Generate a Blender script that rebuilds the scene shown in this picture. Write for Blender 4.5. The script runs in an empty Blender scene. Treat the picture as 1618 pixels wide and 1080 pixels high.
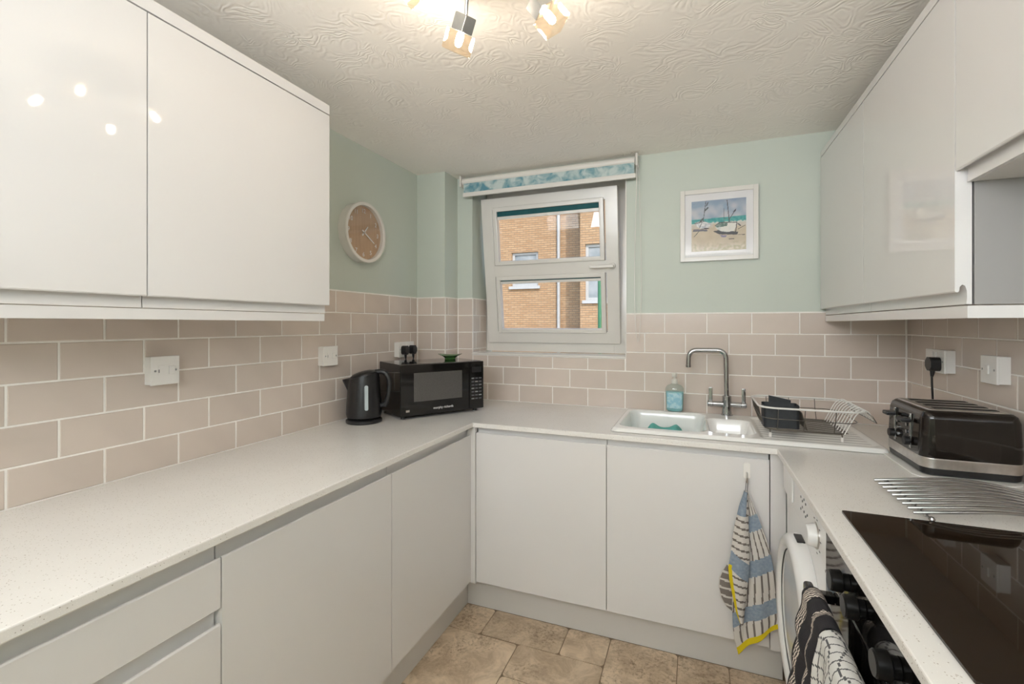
import bpy, bmesh, math, random
from mathutils import Vector, Matrix, noise
R = math.radians
random.seed(7)
scn = bpy.context.scene
col = scn.collection

# ------------------------------------------------------------------ camera
cam_d = bpy.data.cameras.new('camera')
cam_d.sensor_width = 36.0
cam_d.lens = 734.44 / 1618 * 36.0
cam_d.shift_y = -(540 - 512.66) / 1618
cam_d.clip_start = 0.02
cam = bpy.data.objects.new('camera', cam_d)
col.objects.link(cam)
cam.location = (1.5611, -2.5507, 1.3513)
cam.rotation_euler = (R(90), 0, R(21.576))
scn.camera = cam

# ------------------------------------------------------------------ world, sun, large lights, exposure
world = bpy.data.worlds.new('world')
scn.world = world
world.use_nodes = True
wn = world.node_tree
bg = wn.nodes['Background']
sky = wn.nodes.new('ShaderNodeTexSky')
sky.sky_type = 'NISHITA'
sky.sun_disc = False
sky.sun_elevation = R(42)
sky.sun_rotation = R(144)
wn.links.new(sky.outputs[0], bg.inputs[0])
bg.inputs[1].default_value = 0.55

def light(name, kind, loc, rot, energy, color, **kw):
    l = bpy.data.lights.new(name, kind)
    l.energy = energy
    l.color = color
    for k, v in kw.items():
        setattr(l, k, v)
    o = bpy.data.objects.new(name, l)
    col.objects.link(o)
    o.location = loc
    o.rotation_euler = rot
    return o

light('sun', 'SUN', (0, -6, 12), (R(48), 0, R(36)), 3.4, (1.0, 0.95, 0.88), angle=R(0.6))
# added fill light, unseen behind the camera, tilted up at the ceiling
light('added_fill_light', 'AREA', (1.18, -3.84, 1.84), (R(146), 0, 0), 75, (0.90, 0.94, 1.0),
      shape='RECTANGLE', size=1.9, size_y=0.62)
BULB = 225
scn.view_settings.view_transform = 'Standard'
scn.view_settings.look = 'None'
scn.view_settings.gamma = 1.0
scn.view_settings.use_curve_mapping = False
scn.view_settings.exposure = 0.13
scn.cycles.diffuse_bounces = 8

# ------------------------------------------------------------------ materials
def nodes_of(m):
    m.use_nodes = True
    nt = m.node_tree
    return nt, nt.nodes['Principled BSDF']

def MAT(name, c, rough=0.5, metal=0.0, var=0.04, scale=12.0, bump=0.0, bscale=60.0, coat=0.0, ior=1.5, c2=None, detail=3.0, dist=0.0, lo=0.35, hi=0.65, bdist=0.002):
    """principled surface whose colour drifts between two close tones with a noise"""
    m = bpy.data.materials.new(name)
    nt, p = nodes_of(m)
    N, L = nt.nodes, nt.links
    tc = N.new('ShaderNodeTexCoord')
    nz = N.new('ShaderNodeTexNoise')
    nz.inputs['Scale'].default_value = scale
    nz.inputs['Detail'].default_value = detail
    nz.inputs['Distortion'].default_value = dist
    L.new(tc.outputs['Object'], nz.inputs['Vector'])
    rp = N.new('ShaderNodeValToRGB')
    a = c2 if c2 else tuple(max(0, x * (1 - var)) for x in c)
    b = c if c2 else tuple(min(1, x * (1 + var)) for x in c)
    rp.color_ramp.elements[0].position = lo
    rp.color_ramp.elements[1].position = hi
    rp.color_ramp.elements[0].color = (*a, 1)
    rp.color_ramp.elements[1].color = (*b, 1)
    L.new(nz.outputs['Fac'], rp.inputs['Fac'])
    L.new(rp.outputs['Color'], p.inputs['Base Color'])
    p.inputs['Roughness'].default_value = rough
    p.inputs['Metallic'].default_value = metal
    p.inputs['IOR'].default_value = ior
    if coat:
        p.inputs['Coat Weight'].default_value = coat
        p.inputs['Coat Roughness'].default_value = 0.03
    if bump:
        bn = N.new('ShaderNodeTexNoise')
        bn.inputs['Scale'].default_value = bscale
        bn.inputs['Detail'].default_value = 2
        L.new(tc.outputs['Object'], bn.inputs['Vector'])
        bp = N.new('ShaderNodeBump')
        bp.inputs['Strength'].default_value = bump
        bp.inputs['Distance'].default_value = bdist
        L.new(bn.outputs['Fac'], bp.inputs['Height'])
        L.new(bp.outputs['Normal'], p.inputs['Normal'])
    return m

M = {}
M['gloss'] = MAT('gloss_white', (0.70, 0.685, 0.68), 0.035, var=0.008, scale=2)
M['carcass'] = MAT('white_board', (0.64, 0.62, 0.60), 0.35, var=0.01, scale=3)
M['panel'] = MAT('shade_darkened_board', (0.32, 0.31, 0.305), 0.3, var=0.01, scale=3)  # end panel grey, its colour darkened to stand in for shade
M['mint'] = MAT('mint_paint', (0.53, 0.575, 0.515), 0.55, var=0.012, scale=2, bump=0.12, bscale=180, bdist=0.0006)
M['grout'] = MAT('pale_grout', (0.86, 0.83, 0.79), 0.8, var=0.03, scale=40, bump=0.2, bscale=300, bdist=0.0005)
M['upvc'] = MAT('white_plastic_frame', (0.70, 0.675, 0.635), 0.22, var=0.01, scale=4)
M['plastic'] = MAT('white_switch_plastic', (0.80, 0.775, 0.745), 0.3, var=0.01, scale=30)
M['ceramic'] = MAT('white_ceramic', (0.83, 0.825, 0.81), 0.12, var=0.008, scale=6)
M['black'] = MAT('black_plastic', (0.012, 0.012, 0.013), 0.32, var=0.2, scale=40)
M['gloss_black'] = MAT('gloss_black', (0.008, 0.0075, 0.007), 0.06, var=0.2, scale=20)
M['brown_black'] = MAT('gloss_brown_black', (0.012, 0.009, 0.007), 0.09, var=0.2, scale=20)
M['hob'] = MAT('hob_glass', (0.014, 0.008, 0.004), 0.03, var=0.15, scale=8, ior=1.42)
M['chrome'] = MAT('chrome', (0.50, 0.50, 0.51), 0.10, 1.0, var=0.03, scale=30)
M['steel'] = MAT('brushed_steel', (0.60, 0.57, 0.54), 0.28, 1.0, var=0.06, scale=60)
M['satin'] = MAT('satin_nickel', (0.42, 0.43, 0.43), 0.35, 1.0, var=0.04, scale=40)
M['dark'] = MAT('dark_gap', (0.03, 0.028, 0.026), 0.8, var=0.1)
M['wire'] = MAT('white_coated_wire', (0.78, 0.77, 0.74), 0.3, var=0.02)
M['wire_metal'] = MAT('plain_rack_wire', (0.20, 0.185, 0.165), 0.3, 1.0, var=0.05)
M['charcoal'] = MAT('charcoal_plastic', (0.022, 0.025, 0.029), 0.42, var=0.15, scale=50)
M['green'] = MAT('green_glaze', (0.055, 0.16, 0.035), 0.2, var=0.15, scale=40)
M['teal_fab'] = MAT('dark_teal_fabric', (0.006, 0.085, 0.095), 0.75, var=0.08, scale=80)
M['teal_cloth'] = MAT('turquoise_cloth', (0.13, 0.47, 0.43), 0.9, var=0.1, scale=90, bump=0.5, bscale=400)
M['grey_win'] = MAT('grey_window', (0.42, 0.48, 0.50), 0.3)
M['far_pane'] = MAT('far_window_glass', (0.16, 0.18, 0.19), 0.5, c2=(0.30, 0.31, 0.31), scale=2, ior=1.2)
M['white_app'] = MAT('appliance_white', (0.80, 0.80, 0.80), 0.2, var=0.01, scale=4)
M['print_dark'] = MAT('dark_print', (0.10, 0.10, 0.11), 0.5)
M['print_white'] = MAT('white_print', (0.75, 0.75, 0.75), 0.5)
M['mat_board'] = MAT('white_mount_board', (0.80, 0.79, 0.80), 0.7, var=0.01)
M['paper_label'] = MAT('blue_label', (0.30, 0.56, 0.68), 0.4, c2=(0.50, 0.70, 0.76), scale=60, lo=0.42, hi=0.58)
M['blue_liquid'] = MAT('blue_soap', (0.34, 0.60, 0.64), 0.15, var=0.1)
M['pipe'] = MAT('white_pipe', (0.36, 0.35, 0.335), 0.5)
M['trivet'] = MAT('dull_chrome_rod', (0.34, 0.34, 0.34), 0.18, 1.0, var=0.04, scale=30)
M['knob'] = MAT('black_knob', (0.008, 0.0078, 0.0075), 0.28, var=0.2, scale=40, ior=1.25)
M['green_pole'] = MAT('green_paint', (0.025, 0.13, 0.055), 0.5)
M['asphalt'] = MAT('yard_paving', (0.26, 0.25, 0.24), 0.9, var=0.2, scale=3)
M['mwindow'] = MAT('microwave_mesh_window', (0.085, 0.08, 0.075), 0.12, var=0.1, scale=300)
M['washer_glass'] = MAT('washer_door_glass', (0.55, 0.56, 0.57), 0.06, var=0.03, scale=6)
M['cord'] = MAT('cream_cord', (0.72, 0.70, 0.64), 0.5)

def glass(name, tint, gloss=0.07, rough=0.0):
    m = bpy.data.materials.new(name)
    m.use_nodes = True
    nt = m.node_tree
    nt.nodes.clear()
    N, L = nt.nodes, nt.links
    out = N.new('ShaderNodeOutputMaterial')
    tr = N.new('ShaderNodeBsdfTransparent')
    tr.inputs[0].default_value = (*tint, 1)
    gl = N.new('ShaderNodeBsdfGlossy')
    gl.inputs['Roughness'].default_value = rough
    lw = N.new('ShaderNodeLayerWeight')           # facing = 1 - |cos|, the same from both sides of a pane
    lw.inputs[0].default_value = 0.5
    pw = N.new('ShaderNodeMath'); pw.operation = 'POWER'; pw.inputs[1].default_value = 5
    L.new(lw.outputs['Facing'], pw.inputs[0])
    mx = N.new('ShaderNodeMixShader')
    ma = N.new('ShaderNodeMath'); ma.operation = 'MULTIPLY_ADD'
    ma.inputs[1].default_value = 1 - gloss
    ma.inputs[2].default_value = gloss
    L.new(pw.outputs[0], ma.inputs[0])
    L.new(ma.outputs[0], mx.inputs[0])
    L.new(tr.outputs[0], mx.inputs[1])
    L.new(gl.outputs[0], mx.inputs[2])
    L.new(mx.outputs[0], out.inputs[0])
    return m
M['pane'] = glass('window_glass', (0.97, 0.98, 0.98), 0.03)
M['pic_glass'] = glass('picture_glass', (0.98, 0.98, 0.98), 0.022)
M['bottle'] = glass('clear_bottle', (0.88, 0.93, 0.92), 0.06)
M['hook'] = glass('clear_hook', (0.90, 0.90, 0.90), 0.10, 0.1)

def shade_glass():
    m = glass('lamp_glass', (1.0, 0.90, 0.76), 0.10, 0.05)
    nt = m.node_tree
    N, L = nt.nodes, nt.links
    out = [n for n in N if n.type == 'OUTPUT_MATERIAL'][0]
    base = out.inputs[0].links[0].from_socket
    tl = N.new('ShaderNodeBsdfTranslucent')
    tl.inputs[0].default_value = (1.0, 0.86, 0.68, 1)
    tc = N.new('ShaderNodeTexCoord')
    wv = N.new('ShaderNodeTexWave')
    wv.inputs['Scale'].default_value = 28
    L.new(tc.outputs['Object'], wv.inputs['Vector'])
    mr = N.new('ShaderNodeMapRange')
    mr.inputs['To Min'].default_value = 0.0012
    mr.inputs['To Max'].default_value = 0.0045
    L.new(wv.outputs['Fac'], mr.inputs['Value'])
    mx = N.new('ShaderNodeMixShader')
    L.new(mr.outputs[0], mx.inputs[0])
    L.new(base, mx.inputs[1])
    L.new(tl.outputs[0], mx.inputs[2])
    L.new(mx.outputs[0], out.inputs[0])
    return m
M['shade'] = shade_glass()

def emit(name, c, s):
    m = bpy.data.materials.new(name)
    nt, p = nodes_of(m)
    p.inputs['Base Color'].default_value = (*c, 1)
    p.inputs['Emission Color'].default_value = (*c, 1)
    p.inputs['Emission Strength'].default_value = s
    return m
M['bulb'] = emit('halogen_bulb', (1.0, 0.95, 0.90), BULB)

def vcol(name, rough=0.6, bump=0.0, bscale=300):
    m = MAT(name, (0.5, 0.5, 0.5), rough, bump=bump, bscale=bscale)
    nt = m.node_tree
    p = nt.nodes['Principled BSDF']
    at = nt.nodes.new('ShaderNodeVertexColor')
    at.layer_name = 'Col'
    nt.links.new(at.outputs[0], p.inputs['Base Color'])
    return m
M['painting'] = vcol('boat_painting', 0.6)
M['towel'] = vcol('woven_towel', 0.95, 0.6, 500)
M['glove'] = vcol('quilted_cloth', 0.95, 0.4, 500)

def tile_mat():
    m = MAT('beige_gloss_tile', (0.62, 0.535, 0.475), 0.17, var=0.03, scale=6, bump=0.25, bscale=9, bdist=0.002)
    nt = m.node_tree
    p = nt.nodes['Principled BSDF']
    N, L = nt.nodes, nt.links
    oi = N.new('ShaderNodeObjectInfo')
    mr = N.new('ShaderNodeMapRange')
    mr.inputs['To Min'].default_value = 0.95
    mr.inputs['To Max'].default_value = 1.04
    L.new(oi.outputs['Random'], mr.inputs['Value'])
    src = p.inputs['Base Color'].links[0].from_socket
    mx = N.new('ShaderNodeVectorMath')
    mx.operation = 'SCALE'
    L.new(src, mx.inputs[0])
    L.new(mr.outputs[0], mx.inputs['Scale'])
    L.new(mx.outputs[0], p.inputs['Base Color'])
    return m
M['tile'] = tile_mat()

def ceiling_mat():
    m = MAT('combed_plaster', (0.93, 0.89, 0.84), 0.75, var=0.015, scale=3)
    nt = m.node_tree
    p = nt.nodes['Principled BSDF']
    N, L = nt.nodes, nt.links
    tc = N.new('ShaderNodeTexCoord')
    # brush strokes: contour lines of a warped noise, broken up by a second one
    wp = N.new('ShaderNodeTexNoise'); wp.inputs['Scale'].default_value = 8.0; wp.inputs['Detail'].default_value = 1.2; wp.inputs['Distortion'].default_value = 1.3
    L.new(tc.outputs['Object'], wp.inputs['Vector'])
    mu = N.new('ShaderNodeMath'); mu.operation = 'MULTIPLY'; mu.inputs[1].default_value = 58
    L.new(wp.outputs['Fac'], mu.inputs[0])
    n2 = N.new('ShaderNodeTexNoise'); n2.inputs['Scale'].default_value = 30; n2.inputs['Detail'].default_value = 2
    L.new(tc.outputs['Object'], n2.inputs['Vector'])
    m2 = N.new('ShaderNodeMath'); m2.operation = 'MULTIPLY_ADD'; m2.inputs[1].default_value = 5
    L.new(n2.outputs['Fac'], m2.inputs[0]); L.new(mu.outputs[0], m2.inputs[2])
    sn = N.new('ShaderNodeMath'); sn.operation = 'SINE'
    L.new(m2.outputs[0], sn.inputs[0])
    n3 = N.new('ShaderNodeTexNoise'); n3.inputs['Scale'].default_value = 9
    L.new(tc.outputs['Object'], n3.inputs['Vector'])
    mr = N.new('ShaderNodeMapRange'); mr.inputs['From Min'].default_value = 0.38; mr.inputs['From Max'].default_value = 0.62
    L.new(n3.outputs['Fac'], mr.inputs['Value'])
    m3 = N.new('ShaderNodeMath'); m3.operation = 'MULTIPLY'
    L.new(sn.outputs[0], m3.inputs[0]); L.new(mr.outputs[0], m3.inputs[1])
    b = N.new('ShaderNodeBump'); b.inputs['Strength'].default_value = 0.32; b.inputs['Distance'].default_value = 0.0018
    L.new(m3.outputs[0], b.inputs['Height'])
    L.new(b.outputs['Normal'], p.inputs['Normal'])
    return m
M['ceiling'] = ceiling_mat()

def quartz():
    m = MAT('speckled_quartz', (0.76, 0.74, 0.715), 0.20, var=0.02, scale=4)
    nt = m.node_tree
    p = nt.nodes['Principled BSDF']
    N, L = nt.nodes, nt.links
    tc = N.new('ShaderNodeTexCoord')
    src = p.inputs['Base Color'].links[0].from_socket
    for sc, th, c in ((190, 0.20, (0.40, 0.35, 0.29, 1)), (130, 0.13, (0.27, 0.23, 0.19, 1)), (260, 0.20, (0.86, 0.84, 0.80, 1))):
        v = N.new('ShaderNodeTexVoronoi'); v.inputs['Scale'].default_value = sc
        L.new(tc.outputs['Object'], v.inputs['Vector'])
        lt = N.new('ShaderNodeMath'); lt.operation = 'LESS_THAN'; lt.inputs[1].default_value = th
        L.new(v.outputs['Distance'], lt.inputs[0])
        # only some of the cells hold a chip
        sp = N.new('ShaderNodeSeparateColor')
        L.new(v.outputs['Color'], sp.inputs[0])
        gt = N.new('ShaderNodeMath'); gt.operation = 'GREATER_THAN'; gt.inputs[1].default_value = 0.62
        L.new(sp.outputs[0], gt.inputs[0])
        ml = N.new('ShaderNodeMath'); ml.operation = 'MULTIPLY'
        L.new(lt.outputs[0], ml.inputs[0]); L.new(gt.outputs[0], ml.inputs[1])
        mf = N.new('ShaderNodeMath'); mf.operation = 'MULTIPLY'; mf.inputs[1].default_value = 0.75
        L.new(ml.outputs[0], mf.inputs[0])
        mx = N.new('ShaderNodeMix'); mx.data_type = 'RGBA'
        L.new(mf.outputs[0], mx.inputs[0])
        L.new(src, mx.inputs[6])
        mx.inputs[7].default_value = c
        src = mx.outputs[2]
    L.new(src, p.inputs['Base Color'])
    return m
M['quartz'] = quartz()

def stone_mat():
    m = MAT('stone_floor', (0.70, 0.56, 0.41), 0.42, c2=(0.46, 0.35, 0.245), scale=11, detail=12, dist=0.7, lo=0.38, hi=0.60, bump=0.3, bscale=40, bdist=0.001)
    nt = m.node_tree
    p = nt.nodes['Principled BSDF']
    N, L = nt.nodes, nt.links
    src = p.inputs['Base Color'].links[0].from_socket
    tc = N.new('ShaderNodeTexCoord')
    oi = N.new('ShaderNodeObjectInfo')
    # world-size noise, shifted per piece
    sc = N.new('ShaderNodeVectorMath'); sc.operation = 'ADD'
    L.new(tc.outputs['Object'], sc.inputs[0])
    cm = N.new('ShaderNodeCombineXYZ')
    rm = N.new('ShaderNodeMath'); rm.operation = 'MULTIPLY'; rm.inputs[1].default_value = 37
    L.new(oi.outputs['Random'], rm.inputs[0])
    L.new(rm.outputs[0], cm.inputs[2]); L.new(rm.outputs[0], cm.inputs[0])
    L.new(cm.outputs[0], sc.inputs[1])
    for n in N:
        if n.type == 'TEX_NOISE':
            n.inputs['Roughness'].default_value = 0.70
            for l in list(n.inputs['Vector'].links):
                L.remove(l)
            L.new(sc.outputs[0], n.inputs['Vector'])
    pit = N.new('ShaderNodeTexNoise'); pit.inputs['Scale'].default_value = 75; pit.inputs['Detail'].default_value = 8; pit.inputs['Roughness'].default_value = 0.65
    L.new(sc.outputs[0], pit.inputs['Vector'])
    reg = N.new('ShaderNodeTexNoise'); reg.inputs['Scale'].default_value = 4.5
    L.new(sc.outputs[0], reg.inputs['Vector'])
    r1 = N.new('ShaderNodeMapRange'); r1.inputs['From Min'].default_value = 0.48; r1.inputs['From Max'].default_value = 0.66
    L.new(pit.outputs['Fac'], r1.inputs['Value'])
    r2 = N.new('ShaderNodeMapRange'); r2.inputs['From Min'].default_value = 0.42; r2.inputs['From Max'].default_value = 0.62
    L.new(reg.outputs['Fac'], r2.inputs['Value'])
    ml = N.new('ShaderNodeMath'); ml.operation = 'MULTIPLY'
    L.new(r1.outputs[0], ml.inputs[0]); L.new(r2.outputs[0], ml.inputs[1])
    mf = N.new('ShaderNodeMath'); mf.operation = 'MULTIPLY'; mf.inputs[1].default_value = 0.85
    L.new(ml.outputs[0], mf.inputs[0])
    mx = N.new('ShaderNodeMix'); mx.data_type = 'RGBA'
    L.new(mf.outputs[0], mx.inputs[0]); L.new(src, mx.inputs[6])
    mx.inputs[7].default_value = (0.20, 0.135, 0.08, 1)
    mr = N.new('ShaderNodeMapRange'); mr.inputs['To Min'].default_value = 0.85; mr.inputs['To Max'].default_value = 1.12
    L.new(oi.outputs['Random'], mr.inputs['Value'])
    sv = N.new('ShaderNodeVectorMath'); sv.operation = 'SCALE'
    L.new(mx.outputs[2], sv.inputs[0]); L.new(mr.outputs[0], sv.inputs['Scale'])
    L.new(sv.outputs[0], p.inputs['Base Color'])
    return m
M['stone'] = stone_mat()
M['joint'] = MAT('floor_joint', (0.24, 0.18, 0.12), 0.8, var=0.1, scale=20)

def brick_mat(name, c1, c2, mortar):
    m = bpy.data.materials.new(name)
    nt, p = nodes_of(m)
    N, L = nt.nodes, nt.links
    tc = N.new('ShaderNodeTexCoord')
    sp = N.new('ShaderNodeSeparateXYZ'); cb = N.new('ShaderNodeCombineXYZ')
    L.new(tc.outputs['Object'], sp.inputs[0])
    L.new(sp.outputs['X'], cb.inputs['X']); L.new(sp.outputs['Z'], cb.inputs['Y'])
    b = N.new('ShaderNodeTexBrick')
    b.inputs['Scale'].default_value = 1.0
    b.inputs['Brick Width'].default_value = 0.225
    b.inputs['Row Height'].default_value = 0.075
    b.inputs['Mortar Size'].default_value = 0.009
    b.inputs['Color1'].default_value = (*c1, 1)
    b.inputs['Color2'].default_value = (*c2, 1)
    b.inputs['Mortar'].default_value = (*mortar, 1)
    L.new(cb.outputs[0], b.inputs['Vector'])
    L.new(b.outputs['Color'], p.inputs['Base Color'])
    p.inputs['Roughness'].default_value = 0.9
    bm_ = N.new('ShaderNodeBump'); bm_.inputs['Distance'].default_value = 0.008; bm_.invert = True
    L.new(b.outputs['Fac'], bm_.inputs['Height']); L.new(bm_.outputs[0], p.inputs['Normal'])
    return m
M['brick'] = brick_mat('orange_brick', (0.38, 0.235, 0.125), (0.31, 0.175, 0.085), (0.22, 0.155, 0.095))

def print_fabric():
    m = MAT('watercolour_fabric', (0.50, 0.58, 0.56), 0.8, c2=(0.10, 0.26, 0.32), scale=17, detail=3, dist=0.6, lo=0.34, hi=0.60)
    return m
M['blind'] = print_fabric()

def wood_mat():
    m = MAT('clock_wood', (0.50, 0.34, 0.22), 0.25, c2=(0.42, 0.28, 0.18), scale=6)
    nt = m.node_tree
    N, L = nt.nodes, nt.links
    nz = [n for n in N if n.type == 'TEX_NOISE'][0]
    tc = [n for n in N if n.type == 'TEX_COORD'][0]
    mp = N.new('ShaderNodeMapping'); mp.inputs['Scale'].default_value = (1, 9, 1)
    L.new(tc.outputs['Object'], mp.inputs[0]); L.new(mp.outputs[0], nz.inputs['Vector'])
    return m
M['wood'] = wood_mat()

# ------------------------------------------------------------------ geometry helpers
def finish(bm, name, m, parent=None, smooth=40, world=True, loc=None):
    bmesh.ops.recalc_face_normals(bm, faces=bm.faces[:])
    me = bpy.data.meshes.new(name)
    bm.to_mesh(me); bm.free()
    if smooth:
        me.shade_smooth(); me.set_sharp_from_angle(angle=R(smooth))
    if m:
        me.materials.append(M[m] if isinstance(m, str) else m)
    o = bpy.data.objects.new(name, me)
    col.objects.link(o)
    if smooth and len(me.polygons) < 3000:
        wnm = o.modifiers.new('weighted_normals', 'WEIGHTED_NORMAL'); wnm.keep_sharp = True
    if parent:
        o.parent = parent
        if world:      # mesh given in room coordinates
            mp = chain_matrix(parent)
            o.matrix_parent_inverse = mp.inverted()
    return o

def chain_matrix(o):
    m = Matrix.LocRotScale(o.location, o.rotation_euler, o.scale)
    if o.parent:
        return chain_matrix(o.parent) @ o.matrix_parent_inverse @ m
    return m

def tag(o, label=None, cat=None, group=None, kind=None):
    if label: o['label'] = label
    if cat: o['category'] = cat
    if group: o['group'] = group
    if kind: o['kind'] = kind
    return o

def thing(name, loc, label, cat, rz=0.0, group=None, kind=None):
    o = bpy.data.objects.new(name, None)
    o.empty_display_size = 0.05
    col.objects.link(o)
    o.location = loc
    o.rotation_euler = (0, 0, rz)
    return tag(o, label, cat, group, kind)

def box(bm, x0, x1, y0, y1, z0, z1, bev=0.0, seg=2):
    r = bmesh.ops.create_cube(bm, size=1)
    vs = r['verts']
    for v in vs:
        v.co = Vector((x0 + (v.co.x + .5) * (x1 - x0), y0 + (v.co.y + .5) * (y1 - y0), z0 + (v.co.z + .5) * (z1 - z0)))
    if bev:
        es = list({e for v in vs for e in v.link_edges})
        bmesh.ops.bevel(bm, geom=es, offset=bev, segments=seg, profile=0.5, affect='EDGES')
    return bm

def BX(*a, **k):
    return box(bmesh.new(), *a, **k)

def ring_frame(d):
    d = Vector(d).normalized()
    up = Vector((0, 0, 1)) if abs(d.z) < 0.95 else Vector((1, 0, 0))
    a = d.cross(up).normalized()
    return a, a.cross(d).normalized()

def cyl(bm, p0, p1, r0, r1=None, n=20, bev=0.0):
    r1 = r0 if r1 is None else r1
    p0, p1 = Vector(p0), Vector(p1)
    a, b = ring_frame(p1 - p0)
    rows = []
    if bev:
        d = (p1 - p0).normalized()
        st = [(p0, r0 - bev), (p0 + d * bev, r0), (p1 - d * bev, r1), (p1, r1 - bev)]
    else:
        st = [(p0, r0), (p1, r1)]
    for p, r in st:
        rows.append([bm.verts.new(p + (a * math.cos(t) + b * math.sin(t)) * r) for t in [2 * math.pi * i / n for i in range(n)]])
    for q in range(len(rows) - 1):
        for i in range(n):
            bm.faces.new((rows[q][i], rows[q][(i + 1) % n], rows[q + 1][(i + 1) % n], rows[q + 1][i]))
    bm.faces.new(rows[0]); bm.faces.new(rows[-1][::-1])
    return bm

def tube(bm, pts, r, n=8, closed=False):
    pts = [Vector(p) for p in pts]
    k = len(pts)
    rows = []
    pa = None
    for i in range(k):
        if closed:
            d = pts[(i + 1) % k] - pts[i - 1]
        else:
            d = pts[min(i + 1, k - 1)] - pts[max(i - 1, 0)]
        d.normalize()
        if pa is None:
            a, b = ring_frame(d)
        else:
            a = (pa - d * pa.dot(d))
            a = a.normalized() if a.length > 1e-6 else ring_frame(d)[0]
            b = a.cross(d).normalized()
        pa = a
        rr = r[i] if isinstance(r, (list, tuple)) else r
        rows.append([bm.verts.new(pts[i] + (a * math.cos(t) + b * math.sin(t)) * rr) for t in [2 * math.pi * j / n for j in range(n)]])
    for q in range(k if closed else k - 1):
        A, B = rows[q], rows[(q + 1) % k]
        for j in range(n):
            bm.faces.new((A[j], A[(j + 1) % n], B[(j + 1) % n], B[j]))
    if not closed:
        bm.faces.new(rows[0]); bm.faces.new(rows[-1][::-1])
    return bm

def lathe(bm, prof, c=(0, 0, 0), n=32, sx=1.0, sy=1.0):
    c = Vector(c)
    rows = []
    for r, z in prof:
        if r < 1e-6:
            rows.append([bm.verts.new(c + Vector((0, 0, z)))])
        else:
            rows.append([bm.verts.new(c + Vector((r * sx * math.cos(t), r * sy * math.sin(t), z))) for t in [2 * math.pi * j / n for j in range(n)]])
    for A, B in zip(rows, rows[1:]):
        for j in range(n):
            a0, a1 = A[j % len(A)], A[(j + 1) % len(A)]
            b0, b1 = B[j % len(B)], B[(j + 1) % len(B)]
            f = []
            for v in (a0, a1, b1, b0):
                if v not in f: f.append(v)
            if len(f) > 2: bm.faces.new(f)
    return bm

def prism(bm, poly, axis, a, b):
    """polygon of 2-D points swept along an axis; the points fill the other two axes in xyz order"""
    def P(u, v, w):
        return {'x': (w, u, v), 'y': (u, w, v), 'z': (u, v, w)}[axis]
    A = [bm.verts.new(P(u, v, a)) for u, v in poly]
    B = [bm.verts.new(P(u, v, b)) for u, v in poly]
    n = len(poly)
    for i in range(n):
        bm.faces.new((A[i], A[(i + 1) % n], B[(i + 1) % n], B[i]))
    bm.faces.new(A); bm.faces.new(B[::-1])
    return bm

def rrect(x0, x1, y0, y1, r, n=6):
    pts = []
    for cx, cy, t0 in ((x1 - r, y1 - r, 0), (x0 + r, y1 - r, 90), (x0 + r, y0 + r, 180), (x1 - r, y0 + r, 270)):
        for i in range(n + 1):
            t = R(t0 + 90 * i / n)
            pts.append((cx + r * math.cos(t), cy + r * math.sin(t)))
    return pts

def arc_path(pts, rad, n=6):
    """polyline with rounded corners"""
    pts = [Vector(p) for p in pts]
    out = [pts[0]]
    for i in range(1, len(pts) - 1):
        a, b, c = pts[i - 1], pts[i], pts[i + 1]
        r = rad[i - 1] if isinstance(rad, (list, tuple)) else rad
        u, v = (a - b).normalized(), (c - b).normalized()
        p0, p1 = b + u * r, b + v * r
        for k in range(n + 1):
            t = k / n
            out.append((p0 * (1 - t) ** 2) + b * (2 * t * (1 - t)) + p1 * t * t)
    out.append(pts[-1])
    return out

def text_part(name, s, size, mat4, m, parent, depth=0.0004):
    cu = bpy.data.curves.new('tmp_text', 'FONT')
    cu.body = s; cu.size = size; cu.extrude = depth; cu.align_x = 'CENTER'; cu.align_y = 'CENTER'
    t = bpy.data.objects.new('tmp_text', cu)
    col.objects.link(t)
    dg = bpy.context.evaluated_depsgraph_get()
    me = bpy.data.meshes.new_from_object(t.evaluated_get(dg))
    bpy.data.objects.remove(t); bpy.data.curves.remove(cu)
    me.name = name
    me.transform(mat4)
    me.materials.clear(); me.materials.append(M[m])
    o = bpy.data.objects.new(name, me)
    col.objects.link(o)
    o.parent = parent
    o.matrix_parent_inverse = Matrix.Identity(4)
    return o

# ------------------------------------------------------------------ room sizes (metres)
XR = 2.428          # tile face of the right wall
ZC = 2.253          # ceiling
YR = -3.90          # wall behind the camera
ZW = 0.900          # worktop
OX0, OX1, OZ0, OZ1 = 0.295, 1.21, 1.18, 2.20      # window opening
YF = 0.203          # window frame plane
TH = 0.006          # tile thickness

def struct(name, bm, m, label=None):
    o = finish(bm, name, m, smooth=None)
    tag(o, label, None, None, 'structure')
    return o

# floor
fl = struct('floor', BX(-0.15, 2.58, YR - 1.2, 0.006, -0.10, -0.003), 'joint', 'stone-look floor of mixed beige and brown slabs')
fl['category'] = 'floor'
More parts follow.
